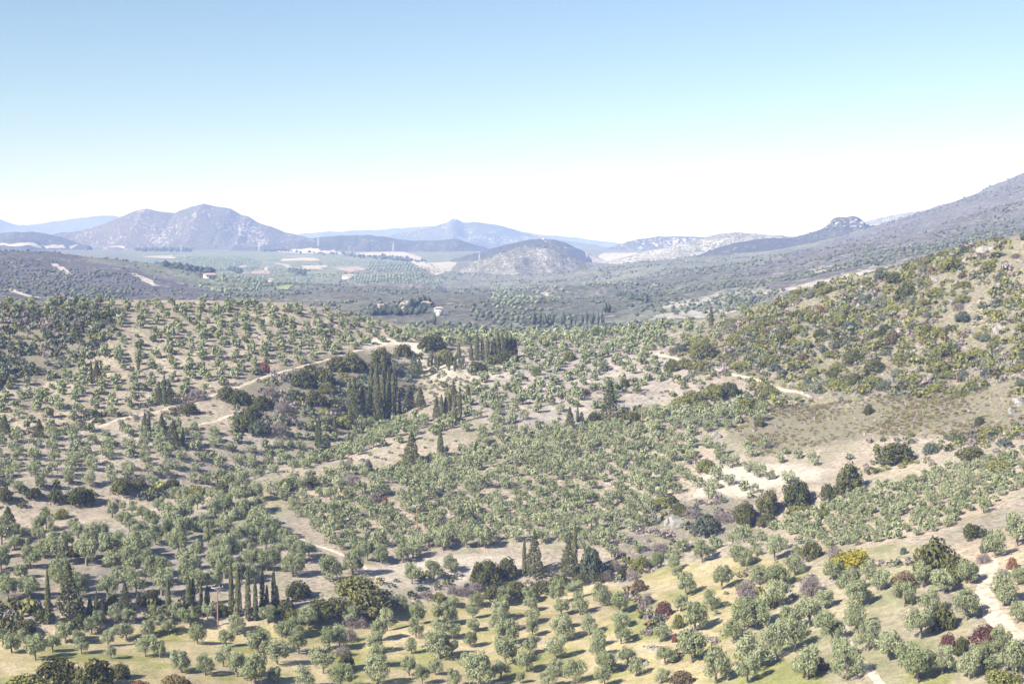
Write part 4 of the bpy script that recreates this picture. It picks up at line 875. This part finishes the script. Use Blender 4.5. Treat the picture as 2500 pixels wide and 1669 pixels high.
BROAD = [(237, 934, 54, 32, 'brown'), (389, 987, 52, 26, 'cypress'), (415, 987, 54, 26, 'cypress'), (96, 1067, 46, 30, 'cypress'), (12, 1057, 46, 30, 'cypress'), (354, 1054, 48, 28, 'cypress'), (395, 1060, 52, 28, 'cypress'), (424, 1095, 72, 42, 'cypress'), (865, 1021, 104, 40, 'cypress'), (855, 1005, 82, 28, 'cypress'),
         (903, 1021, 88, 28, 'lightconifer'), (922, 1031, 112, 30, 'cypress'), (999, 995, 52, 42, 'cypress'), (1027, 996, 52, 32, 'cypress'), (1011, 922, 64, 32, 'lightconifer'), (1024, 912, 38, 24, 'cypress'), (1066, 1024, 58, 24, 'cypress'), (1107, 992, 64, 26, 'cypress'), (817, 1056, 38, 20, 'cypress'), (1005, 1133, 84, 52, 'cypress'),
         (1489, 1034, 108, 64, 'cypress'), (1391, 1047, 54, 34, 'cypress'), (1420, 1037, 34, 22, 'cypress'), (169, 1500, 134, 66, 'cypress'), (198, 1501, 44, 24, 'cypress'), (249, 1498, 38, 22, 'cypress'), (306, 1491, 74, 44, 'cypress'), (338, 1478, 38, 24, 'cypress'), (1305, 1408, 118, 54, 'cypress'), (1388, 1402, 90, 60, 'cypress'), (20, 1300, 66, 56, 'cypress')]
PINES = [(1457, 825, 30, 40), (1308, 930, 38, 34), (113, 1297, 66, 46)]
BUSH = [(191, 1228, 75, 45, 'dark'), (137, 1223, 52, 34, 'dark'), (214, 1226, 42, 36, 'dark'), (83, 1214, 52, 28, 'dark'), (13, 1223, 44, 32, 'dark'), (297, 1201, 68, 38, 'dark'), (338, 1191, 52, 28, 'dark'), (478, 1210, 62, 26, 'moss'), (179, 1357, 36, 30, 'dark'), (150, 1265, 42, 26, 'moss'), (540, 1200, 40, 22, 'dark'), (420, 1190, 44, 24, 'dark'),
        (140, 1672, 130, 74, 'dark'), (230, 1684, 140, 80, 'dark'), (292, 1655, 64, 42, 'dark'), (55, 1688, 130, 44, 'moss'), (430, 1694, 118, 48, 'brown'), (340, 1685, 60, 28, 'rust'), (57, 1545, 82, 36, 'dark'), (105, 1513, 44, 30, 'dark'), (274, 1475, 38, 30, 'moss'), (367, 1475, 52, 42, 'dark'), (195, 1520, 44, 26, 'dark'), (160, 1530, 50, 24, 'dark'), (420, 1495, 44, 24, 'dark'), (485, 1498, 40, 24, 'dark'), (545, 1500, 34, 24, 'dark'),
        (868, 1453, 118, 56, 'moss'), (903, 1490, 146, 62, 'dark'), (823, 1499, 94, 46, 'dark'), (779, 1506, 92, 50, 'dark'), (696, 1502, 62, 42, 'dark'), (728, 1458, 72, 46, 'dark'), (721, 1515, 62, 34, 'moss'), (908, 1515, 34, 18, 'brown'), (1190, 1423, 88, 62, 'dark'), (1171, 1420, 52, 54, 'dark'), (1238, 1407, 56, 50, 'dark'), (1072, 1464, 44, 22, 'moss'), (1040, 1458, 46, 20, 'mauve'),
        (846, 1630, 46, 44, 'dark'), (850, 1565, 60, 34, 'mauve'), (835, 1600, 48, 28, 'mauve'), (830, 1655, 64, 34, 'mauve'), (880, 1530, 44, 28, 'mauve'), (850, 1520, 56, 26, 'mauve'), (1130, 1452, 44, 26, 'mauve'), (1105, 1448, 40, 24, 'mauve'), (1160, 1440, 50, 22, 'mauve'),
        (1208, 1456, 76, 32, 'dark'), (1255, 1450, 84, 36, 'dark'), (1321, 1443, 66, 30, 'dark'), (1366, 1424, 64, 24, 'dark'), (1442, 1407, 66, 76, 'slate'), (1462, 1418, 32, 26, 'dark'), (1519, 1410, 34, 26, 'dark'), (1480, 1415, 40, 26, 'mauve'), (1415, 1420, 50, 26, 'dark'), (1500, 1390, 44, 26, 'mauve'), (1560, 1392, 66, 36, 'moss'),
        (1659, 1257, 46, 34, 'dark'), (1615, 1235, 48, 26, 'moss'), (1640, 1226, 32, 20, 'dark'), (1816, 1276, 64, 52, 'dark'), (1665, 1669, 68, 36, 'brown'), (1656, 1532, 34, 38, 'moss'), (1647, 1566, 20, 24, 'rust'), (1621, 1502, 48, 38, 'crimson'), (1580, 1474, 34, 30, 'mauve'), (1822, 1458, 66, 50, 'mauve'), (1611, 1343, 54, 20, 'mauve'), (1720, 1300, 80, 52, 'slate'), (1690, 1260, 60, 22, 'mauve'), (1760, 1270, 70, 26, 'mauve'), (1560, 1440, 46, 30, 'brown'), (1545, 1415, 44, 28, 'mauve'),
        (2074, 1207, 86, 80, 'dark'), (1945, 1233, 84, 70, 'dark'), (1876, 1254, 66, 66, 'dark'), (1822, 1278, 58, 56, 'dark'), (2021, 1218, 50, 42, 'dark'), (1873, 1283, 62, 34, 'dark'), (1956, 1265, 96, 36, 'moss'), (2010, 1262, 50, 24, 'moss'), (2187, 1130, 122, 56, 'dark'), (2271, 1107, 44, 30, 'slate'), (1722, 1150, 60, 34, 'moss'), (1855, 1040, 32, 24, 'dark'), (2120, 1010, 28, 26, 'dark'), (2391, 1036, 28, 22, 'dark'), (2370, 1122, 84, 36, 'dark'), (2440, 1150, 70, 32, 'moss'),
        (1981, 1363, 66, 46, 'dark'), (2083, 1390, 120, 54, 'yellow'), (2285, 1412, 150, 100, 'dark'), (2330, 1416, 90, 70, 'dark'), (2377, 1312, 76, 38, 'dark'), (2214, 1436, 80, 44, 'brown'), (2250, 1420, 40, 36, 'crimson'), (2186, 1425, 28, 24, 'moss'), (2301, 1537, 70, 70, 'dark'), (2348, 1599, 42, 52, 'dark'), (2413, 1582, 108, 62, 'crimson'), (2315, 1595, 54, 54, 'crimson'), (1989, 1639, 72, 44, 'brown'), (1952, 1555, 54, 38, 'moss'), (1883, 1475, 58, 26, 'moss'),
        (1978, 1454, 70, 56, 'mauve'), (1825, 1461, 64, 30, 'mauve'), (2417, 1345, 56, 54, 'slate'), (2471, 1388, 32, 32, 'rust'), (2446, 1670, 106, 42, 'moss'), (2413, 1635, 32, 40, 'dark'), (2206, 1352, 20, 20, 'slate'), (2192, 1376, 22, 16, 'slate'), (2081, 1412, 46, 34, 'mauve'), (2400, 1375, 50, 28, 'mauve'), (2450, 1410, 44, 26, 'mauve'), (2040, 1360, 60, 30, 'mauve'), (1890, 1410, 44, 24, 'mauve'),
        (934, 868, 28, 24, 'rust'), (646, 908, 30, 28, 'rust'), (2004, 762, 20, 17, 'rust'), (1432, 962, 20, 16, 'rust'), (25, 1425, 18, 14, 'rust'), (940, 1235, 20, 28, 'rust'), (915, 1225, 44, 26, 'mauve'),
        (740, 945, 70, 44, 'dark'), (790, 940, 70, 46, 'dark'), (820, 905, 66, 40, 'dark'), (860, 905, 80, 46, 'dark'), (930, 905, 64, 60, 'dark'), (985, 870, 56, 34, 'dark'), (1055, 855, 80, 40, 'dark'), (1085, 880, 56, 30, 'moss'), (1165, 905, 56, 26, 'dark'), (1240, 880, 70, 26, 'dark'), (1210, 886, 60, 22, 'dark'), (770, 990, 64, 42, 'dark'), (800, 960, 50, 30, 'dark'), (640, 1000, 56, 38, 'dark'), (612, 1020, 60, 34, 'dark'), (690, 1010, 60, 34, 'mauve'), (660, 970, 56, 30, 'mauve'), (720, 980, 60, 34, 'slate'),
        (585, 985, 66, 36, 'dark'), (555, 975, 60, 36, 'dark'), (462, 1010, 52, 30, 'dark'), (480, 975, 60, 30, 'mauve'), (600, 1050, 80, 44, 'dark'), (630, 1060, 64, 40, 'slate'), (680, 1060, 64, 34, 'mauve'), (840, 1040, 66, 30, 'moss'), (860, 1185, 60, 30, 'mauve'), (900, 1150, 26, 30, 'slate'), (980, 1140, 40, 18, 'moss'), (760, 1185, 60, 22, 'dark'), (700, 1190, 70, 22, 'dark'),
        (1640, 908, 40, 34, 'dark'), (1525, 945, 30, 24, 'dark'), (1470, 905, 36, 24, 'sage'), (1540, 1035, 70, 34, 'dark'), (1600, 1015, 40, 20, 'dark'), (1450, 1040, 50, 34, 'dark'), (1690, 985, 66, 36, 'moss'), (1740, 975, 70, 40, 'moss'), (1660, 995, 60, 28, 'moss'), (1780, 965, 60, 36, 'dark'), (1830, 1000, 70, 34, 'moss'), (1720, 1000, 50, 24, 'moss'), (1390, 880, 40, 26, 'moss'), (1880, 965, 50, 30, 'moss')]
BUSH_WORD = {'dark': 'dark green evergreen bush', 'moss': 'mossy green bush', 'sage': 'sage green shrub', 'slate': 'slate green bush', 'mauve': 'bare mauve grey bush', 'brown': 'brownish bush', 'rust': 'rust red bush', 'crimson': 'dark red bush', 'yellow': 'bright yellow green bush'}
def where_is(px, py):
    h = 'far left' if px < 420 else 'left' if px < 900 else 'middle' if px < 1500 else 'right' if px < 2000 else 'far right'
    v_ = 'upper slope' if py < 960 else 'mid slope' if py < 1180 else 'lower slope' if py < 1400 else 'foreground'
    return f'{h} {v_}'
def rank_labels(items, word):
    """label that counts from the left among its like in the same part of the slope"""
    g = {}
    for q in items: g.setdefault((word(q), where_is(q['px'], q['py'])), []).append(q)
    for (wd, pl), lst in g.items():
        lst.sort(key=lambda q: q['px'])
        for i, q in enumerate(lst):
            q['label'] = f'{wd} on the {pl}' if len(lst) == 1 else f'{wd}, {ordinal(i)} of {len(lst)} from left on the {pl}'
def put(lst, extra=None):
    res = []
    for it in lst:
        g = ground(it[0], it[1])
        if g is None: print('no ground', it); continue
        k = g[1] / F
        res.append(dict(px=it[0], py=it[1], X=g[0], Y=g[1], Z=g[2], a=it[2] * k, b=it[3] * k, kind=it[4] if len(it) > 4 else None))
    return res
cy = put(SLIM); rank_labels(cy, lambda q: 'tall slim dark cypress' if q['a'] > 9 else 'short slim cypress')
for i, q in enumerate(cy):
    s_ = q['b'] / 1.9; PLANTED.append((q['X'], q['Y'], q['b'] * 0.35))
    thing('cypress_tree', col_src[i % 4], ('crown', 'trunk'), (q['X'], q['Y'], q['Z']), (s_, s_, q['a'] / 9.8), i * 1.7, q['label'], 'cypress', 'slim cypresses')
br = put(BROAD); rank_labels(br, lambda q: {'cypress': 'broad dark conical cypress', 'lightconifer': 'pale green conical conifer', 'brown': 'brownish half bare conifer'}[q['kind']])
for i, q in enumerate(br):
    s_ = q['b'] / 5.6; PLANTED.append((q['X'], q['Y'], q['b'] * 0.35))
    thing('conifer_tree', cone_src[q['kind']][i % 3], ('crown', 'trunk'), (q['X'], q['Y'], q['Z']), (s_, s_, q['a'] / 9.9), i * 2.1, q['label'], 'conifer', 'broad conifers')
pn = put(PINES); rank_labels(pn, lambda q: 'bright green round pine')
for i, q in enumerate(pn):
    s_ = q['b'] / 4.6; PLANTED.append((q['X'], q['Y'], q['b'] * 0.35))
    thing('pine_tree', pine_src[0], ('crown', 'trunk'), (q['X'], q['Y'], q['Z']), (s_, s_, q['a'] / 6.2), i * 2.1, q['label'], 'pine', None)
bu = put(BUSH)
for q in bu: q['a'], q['b'] = q['b'], q['a']; PLANTED.append((q['X'], q['Y'], q['b'] * 0.36))
BUSHES = bu
low = fill(LOWDENSE, 6.2, 5.0, 0.5, 0.1, (4.1, 5.2), 201, 0.97, 0.5)
hand += fill([(-40, 1240), (240, 1250), (560, 1215), (660, 1230), (700, 1330), (740, 1400), (560, 1440), (420, 1470), (200, 1480), (120, 1420), (-40, 1480)], 7.0, 6.4, 0.7, 0.15, (4.6, 5.8), 221, 0.8, 0.85)[:40]
ZONES = [('grassy front orchard', front)]
rest_z = {'grassy bottom left field': [], 'grey ploughed plot': [], 'left edge grove': [], 'bottom right slope': [], 'bare ground below dense grove': []}
for q in hand:
    if q['px'] > 1500 and q['py'] > 1330: k = 'bottom right slope'
    elif q['py'] > 1490: k = 'grassy bottom left field'
    elif q['px'] > 760: k = 'bare ground below dense grove'
    elif q['px'] > 190 and q['py'] > 1285: k = 'grey ploughed plot'
    else: k = 'left edge grove'
    rest_z[k].append(q)
ZONES += list(rest_z.items())
n_ol = 0
for zi, (where, items) in enumerate(ZONES):
    for q, row, place, ln in rows_of(items, 9):
        sc = q['w'] / (3.6 if zi == 0 else 3.95); v = (n_ol * 7 + n_ol // 12) % 12; hv = random.uniform(1.02, 1.3)
        size = 'small ' if q['w'] < 3.8 else ('large ' if q['w'] > 6.2 else '')
        thing('olive_tree', olive_src[v], ('crown', 'trunk'), (q['X'], q['Y'], q['Z']), (sc * random.uniform(0.92, 1.1), sc * random.uniform(0.92, 1.1), sc * hv), random.uniform(0, 6.28),
              f'{size}olive tree, {ordinal(place)} from left, {ordinal(row)} row up, {where}', 'olive tree', 'olive trees of the lower groves')
        n_ol += 1

# the smaller olives further up: more than can be told apart one by one
far_ol = list(low)
far_ol += fill(UPDENSE, 6.0, 4.9, 0.5, 0.1, (3.9, 4.9), 202, 0.97, 0.5)
far_ol += fill([(-60, 742), (300, 742), (620, 742), (830, 764), (960, 800), (1100, 818), (1010, 838), (850, 862), (700, 900), (560, 935), (240, 1030), (-60, 1060)], 7.1, 6.2, 0.22, 0.2, (3.1, 4.3), 203, 0.9, 0.8, [[(-80, 755), (240, 760), (290, 800), (220, 870), (90, 920), (-80, 950)]])
far_ol += fill([(-60, 1062), (240, 1045), (420, 1040), (640, 1060), (760, 1110), (650, 1165), (540, 1190), (-60, 1195)], 6.3, 5.9, 0.3, 0.18, (3.8, 5.0), 204, 0.92, 0.75)
far_ol += fill([(660, 1080), (830, 1030), (1000, 1025), (1110, 1010), (1120, 1050), (1010, 1075), (880, 1110), (720, 1150)], 4.9, 4.9, 0.4, 0.2, (3.4, 4.6), 205, 0.92, 0.7)
far_ol += fill([(1150, 900), (1270, 850), (1480, 830), (1640, 830), (1640, 930), (1540, 980), (1300, 1040), (1180, 1100), (1120, 1110), (1120, 1020)], 7.8, 7.0, 0.45, 0.2, (3.3, 4.6), 206, 0.85, 0.85)
far_ol += fill([(985, 806), (1100, 816), (1300, 818), (1500, 813), (1640, 800), (1620, 830), (1290, 850), (1050, 845)], 6.5, 7.5, 0.1, 0.2, (4.0, 5.2), 207, 0.9, 0.8)
far_ol += fill([(1640, 795), (1760, 775), (1900, 740), (1900, 770), (1750, 830), (1650, 850)], 9, 9, 0.3, 0.25, (3.2, 4.4), 208, 0.7, 0.9)
far_ol += fill([(1870, 1300), (1960, 1250), (2090, 1205), (2300, 1145), (2510, 1105), (2510, 1180), (2400, 1255), (2260, 1310), (2000, 1345)], 3.9, 3.4, 0.25, 0.16, (2.3, 3.2), 209, 0.92, 0.8)
far_ol += fill([(1720, 1075), (1960, 1105), (2030, 1120), (1950, 1180), (1800, 1215), (1700, 1220), (1640, 1240), (1600, 1230)], 9, 8, 0.3, 0.2, (3.6, 5.0), 210, 0.8, 1.0)
far_ol += fill([(1500, 1330), (1700, 1290), (1880, 1310), (1990, 1350), (1880, 1380), (1700, 1350), (1560, 1400)], 6.5, 6, 0.3, 0.25, (3.6, 5.0), 211, 0.75, 0.9)
low_src = [olive_crown(R_(300 + i), 15, 13, 0.95, 0.58, 1.08) for i in range(8)]
mid_src = [olive_crown(R_(310 + i), 15, 32, 0.58, 0.22, 1.0) for i in range(8)]
trunk_low = tube([(0, 0, -0.4), (0.05, 0, 0.5), (0.1, 0.05, 1.5)], [0.2, 0.15, 0.08], 4)
def scatter_mesh(name, items, srcs, tint, seed, mat, near=None):
    """many small plants as one object; items need X Y Z w (width) and optional h"""
    r = np.random.default_rng(seed); V = []; Fc = []; T = []; o = 0
    for q in items:
        ss = near if near and q.get('near') else srcs; v, f, wd, wood = ss[r.integers(len(ss))]
        a = r.uniform(0, 6.283); c, s = math.cos(a), math.sin(a); k = q['w'] / wd; kz = q.get('h', k * r.uniform(0.9, 1.2))
        x = (v[:, 0] * c - v[:, 1] * s) * k + q['X']; y = (v[:, 0] * s + v[:, 1] * c) * k + q['Y']; z = v[:, 2] * kz + q['Z']
        V.append(np.stack([x, y, z], -1)); Fc.append(f + o); o += len(v)
        tc = np.repeat(np.array(tint(r, q))[None], len(v), 0)
        if wood is not None: tc[wood] = (0.20, 0.165, 0.13)
        T.append(tc)
    me = new_mesh(name, np.concatenate(V), np.concatenate(Fc), mat); set_color(me, 'tint', np.concatenate(T)); return me
tag(link('rubble', scatter_mesh('rubble', RUBBLE, [(*rock_geo(430 + i, 6, 5), 1.7, None) for i in range(4)], lambda r, q: (0.5, 0.5, 0.5), 3, mrk)), 'loose white limestone rubble from field walls and slopes', kind='stuff')
def lerp(a, b, t_): return [x + (y - x) * t_ for x, y in zip(a, b)]
def with_trunk(lst): return [(*join([(c_[0] - np.array([0, 0, 0.4]), c_[1]), trunk_low]), 4.3, np.arange(len(c_[0]) + len(trunk_low[0])) >= len(c_[0])) for c_ in lst]
srcs, srcs_mid = with_trunk(low_src), with_trunk(mid_src)
for q in far_ol: q['near'] = q['w'] * F / q['Y'] > 30 and q['py'] > 1000
tag(link('olive_grove', scatter_mesh('olive_grove', far_ol, srcs, lambda r, q: lerp(OL1, OL2, r.random()), 5, mt['stuff'], srcs_mid)), 'hundreds of small grey green olive trees on the upper slopes', kind='stuff')
print('OLIVES individual', n_ol, 'stuff', len(far_ol))

# ------------------------------------------------------------------ scrub of the right hillside and the gullies
RIGHT = [(1650, 860), (1760, 800), (1880, 745), (2000, 706), (2150, 670), (2300, 626), (2400, 606), (2520, 580), (2520, 960), (2380, 975), (2050, 965), (1900, 955), (1790, 930), (1660, 900)]
def kinds(r, ks, ps): return ks[r.choice(len(ks), p=ps)]
rb = np.random.default_rng(77)
big = fill(RIGHT, 8.6, 7.6, 0.3, 0.38, (4.0, 7.0), 301, 0.7, 0.62)
for q in big:
    q['kind'] = kinds(rb, ['moss', 'dark', 'sage', 'slate', 'mauve', 'brown'], [0.44, 0.12, 0.18, 0.14, 0.07, 0.05]); q['b'] = q['w'] * (1.25 if q['kind'] in ('moss', 'dark') else 0.85); q['a'] = q['b'] * rb.uniform(0.32, 0.5) if q['kind'] in ('moss', 'mauve') else q['b'] * rb.uniform(0.5, 0.72)
big.sort(key=lambda q: -q['w'] / q['Y']); cut = max(0, 298 - len(BUSHES)); spare = big[cut:]; BUSHES = BUSHES + big[:cut]
rank_labels(BUSHES, lambda q: ('wide ' if q['b'] > 8 else 'small ' if q['b'] < 4 else '') + BUSH_WORD[q['kind']])
print('BUSHES', len(BUSHES))
for i, q in enumerate(BUSHES):
    f_, s_ = dome(q['kind'], i % 3)
    e = rb.uniform(0.88, 1.12)
    thing('bush', (f_, s_), ('foliage', 'stem'), (q['X'], q['Y'], q['Z'] - 0.1), (q['b'] / 1.9 * e, q['b'] / 1.9 / e, q['a'] / 0.92), rb.uniform(0, 6.28), q['label'], 'bush', 'bushes on the slopes')
scrub = [dict(q, w=q['b'], h=q['a']) for q in spare]
TINT = {'moss': (0.178, 0.178, 0.058), 'dark': (0.095, 0.097, 0.037), 'sage': (0.19, 0.20, 0.125), 'slate': (0.115, 0.13, 0.088), 'mauve': (0.24, 0.20, 0.185), 'brown': (0.16, 0.125, 0.075), 'gold': (0.19, 0.165, 0.06)}
def grow(poly, a, wr, seed, ks, ps, keep, hk=(0.4, 0.7), avoid=0.3):
    r = np.random.default_rng(seed)
    for q in fill(poly, a, a, 0.4, 0.45, wr, seed, keep, avoid, None, 45.0):
        d_ = float(fbm(q['X'] / 16, q['Y'] / 16, 3, 777))
        if r.random() > np.clip((d_ - 0.26) / 0.2, 0.3, 1.0): continue
        pa = np.array(ps) * (1 + 2.5 * (np.array([float(vnoise(q['X'] / 13 + 5 * j, q['Y'] / 13, 60 + j)) for j in range(len(ks))]) ** 2)); q['kind'] = kinds(r, ks, pa / pa.sum()); q['w'] *= 0.8 + 0.5 * d_; q['h'] = q['w'] * r.uniform(*hk); scrub.append(q)
grow(RIGHT, 2.7, (1.6, 4.4), 311, ['moss', 'dark', 'sage', 'slate', 'mauve', 'brown'], [0.48, 0.08, 0.17, 0.06, 0.15, 0.06], 0.92)
grow([(-60, 745), (240, 748), (290, 800), (240, 870), (100, 925), (-60, 960)], 3.4, (2.4, 4.6), 312, ['slate', 'dark', 'sage', 'moss', 'mauve'], [0.38, 0.2, 0.22, 0.1, 0.1], 0.9, (0.55, 0.85))
grow([(620, 945), (740, 905), (860, 870), (1000, 880), (1010, 990), (860, 1040), (760, 1050), (700, 1075), (620, 1055), (560, 1010)], 3.6, (2.0, 4.2), 313, ['slate', 'dark', 'mauve', 'moss', 'sage'], [0.3, 0.13, 0.27, 0.1, 0.2], 0.75, (0.5, 0.8))
grow([(1010, 860), (1160, 850), (1260, 870), (1180, 960), (1060, 1000), (1000, 950)], 3.6, (1.6, 3.4), 314, ['moss', 'dark', 'mauve', 'sage'], [0.4, 0.2, 0.2, 0.2], 0.6)
grow([(1430, 1400), (1520, 1330), (1640, 1240), (1860, 1215), (1880, 1290), (1700, 1300), (1580, 1400), (1480, 1430)], 3.0, (1.4, 3.2), 315, ['mauve', 'slate', 'sage', 'moss', 'brown'], [0.4, 0.18, 0.17, 0.15, 0.1], 0.7)
grow([(900, 1430), (1120, 1400), (1260, 1410), (1500, 1400), (1480, 1440), (1250, 1460), (1060, 1475), (900, 1480)], 2.6, (1.4, 2.8), 316, ['mauve', 'moss', 'dark', 'slate'], [0.45, 0.2, 0.2, 0.15], 0.75)
grow([(-60, 1205), (340, 1190), (640, 1195), (640, 1215), (340, 1225), (-60, 1250)], 2.8, (1.8, 3.6), 317, ['dark', 'slate', 'mauve', 'moss'], [0.45, 0.2, 0.2, 0.15], 0.85, (0.6, 0.9))
grow([(-60, 1480), (100, 1470), (360, 1480), (700, 1480), (760, 1520), (420, 1510), (200, 1530), (-60, 1560)], 2.6, (1.8, 3.6), 318, ['dark', 'moss', 'slate', 'sage', 'mauve'], [0.38, 0.22, 0.15, 0.1, 0.15], 0.8, (0.6, 0.9))
grow([(1560, 1420), (1620, 1480), (1660, 1560), (1640, 1640), (1590, 1560), (1530, 1450)], 2.4, (1.2, 2.8), 319, ['mauve', 'slate', 'brown', 'moss'], [0.4, 0.25, 0.15, 0.2], 0.7)
grow([(1780, 1390), (2000, 1370), (2330, 1330), (2350, 1450), (2140, 1470), (1900, 1460), (1800, 1640), (1700, 1640)], 4.2, (1.2, 3.0), 320, ['mauve', 'sage', 'slate', 'moss', 'brown'], [0.3, 0.25, 0.2, 0.15, 0.1], 0.45)
grow([(2330, 1060), (2520, 1040), (2520, 1110), (2300, 1150), (2060, 1180), (2000, 1130), (2110, 1070)], 3.2, (1.4, 3.4), 321, ['mauve', 'moss', 'dark', 'slate'], [0.3, 0.3, 0.2, 0.2], 0.65)
grow([(240, 1010), (420, 985), (640, 915), (640, 930), (440, 1010), (250, 1045), (60, 1075), (60, 1060)], 2.8, (1.4, 3.0), 322, ['mauve', 'dark', 'slate', 'brown'], [0.45, 0.2, 0.2, 0.15], 0.7)
grow([(1640, 900), (1900, 960), (2050, 985), (1860, 1010), (1720, 1000), (1620, 985)], 3.2, (1.8, 4.0), 323, ['moss', 'dark', 'sage', 'slate'], [0.45, 0.2, 0.2, 0.15], 0.7)
# thin undergrowth everywhere between the trees
grow([(-60, 742), (620, 742), (960, 800), (1500, 815), (1640, 830), (1640, 960), (1150, 1100), (650, 1190), (-60, 1195)], 4.3, (0.8, 2.2), 331, ['mauve', 'moss', 'slate', 'brown', 'dark'], [0.42, 0.13, 0.2, 0.15, 0.1], 0.5, (0.3, 0.55), 0.1)
grow([(1820, 1000), (2050, 985), (2520, 930), (2520, 1080), (2120, 1065), (1860, 1120), (1780, 1060)], 1.45, (0.9, 1.6), 332, ['gold', 'mauve', 'moss', 'brown'], [0.44, 0.22, 0.16, 0.18], 0.95, (0.3, 0.5), 0.05)
grow([(1750, 850), (2520, 580), (2520, 960), (2050, 965)], 2.6, (0.7, 1.6), 333, ['gold', 'mauve', 'brown', 'moss', 'sage'], [0.2, 0.3, 0.2, 0.2, 0.1], 0.7, (0.3, 0.5), 0.05)
dl = [(*dome_crown(R_(340 + i), 9, 6, 0.44, 0.31, low=0.15), 1.85, None) for i in range(5)]
ds = [(*dome_crown(R_(350 + i), 6, 4, 0.56, 0.42, low=0.12), 1.85, None) for i in range(4)]
tint = lambda r, q: np.array(TINT[q['kind']]) * r.uniform(0.8, 1.25)
tag(link('scrub', scatter_mesh('scrub', [q for q in scrub if q['w'] > 1.6], dl, tint, 8, mt['stuff'])), 'mixed low scrub covering the hillside and the gullies', kind='stuff')
tag(link('heath', scatter_mesh('heath', [q for q in scrub if q['w'] <= 1.6], ds, tint, 9, mt['stuff'])), 'knee high tufts of heath and dry thorn on the slopes', kind='stuff')
print('SCRUB', len(scrub))

m_crag = plain('grey crag limestone', (0.19, 0.18, 0.17), 0.95, 0.5, 0.12)
crag_src = [new_mesh('rock', *rock_geo(470 + i), m_crag) for i in range(5)]
for i, (g, a_, b_) in enumerate(globals().get('CRAG', [])):
    tag(link('rock', crag_src[i % 5], None, (g[0] + random.uniform(-4, 4), g[1], g[2] - b_ * 0.3), i * 1.1, (a_, a_ * 0.8, b_)), f'{ordinal(i)} of fourteen pale crags on the skyline hill', 'rock', 'crags of the skyline hill')

# ------------------------------------------------------------------ power poles
mwood = plain('weathered pole wood', (0.30, 0.155, 0.095), 0.85, 0.2, 2); mins = plain('porcelain', (0.6, 0.6, 0.58), 0.4, 0.05)
def pole(px, py, hpx, lab, double=False):
    g = ground(px, py)
    if g is None: print('pole miss', lab); return
    H = hpx * g[1] / F
    o = bpy.data.objects.new('utility_pole', None); COL.objects.link(o); o.location = g; o.rotation_euler = (0, 0, 0.25); tag(o, lab, 'utility pole', 'wooden power poles')
    link('post', new_mesh('post', *tube([(0, 0, -1), (0, 0, H * .5), (0, 0, H)], [0.2, 0.17, 0.13], 8), mwood, True), o)
    for k in range(2 if double else 1):
        z = H - 0.35 - 1.3 * k; c_ = link('crossarm', new_mesh('crossarm', *boxes([((-1.5, -0.17, z), (1.5, -0.17, z), 0.17)]), msteel), o)
        for x in (-1.35, 0.0 if k else 0.5, 1.35): link('insulator', new_mesh('insulator', *tube([(x, -0.17, z + .1), (x, -0.17, z + .25), (x, -0.17, z + .5)], [0.06, 0.12, 0.05], 6), mins), c_)
    link('brace', new_mesh('brace', *boxes([((-0.9, -0.17, H - .4), (0, -0.15, H - 1.3), 0.07), ((0.9, -0.17, H - .4), (0, -0.15, H - 1.3), 0.07)]), msteel), o)
pole(532, 1527, 100, 'rusty brown power pole beside the slim cypress row'); pole(1019, 1312, 84, 'brown power pole standing in the dense grove'); pole(1415, 1102, 74, 'tall brown power pole at the upper edge of the dense grove'); pole(1567, 1024, 42, 'brown power pole right of the tall ragged conifer'); pole(1673, 1022, 34, 'power pole with double crossarms above the dense grove', True); pole(1772, 1003, 22, 'left pole of the far pair above the grove'); pole(1788, 1005, 20, 'right pole of the far pair above the grove'); pole(2335, 934, 34, 'lone brown pole on the right hillside')
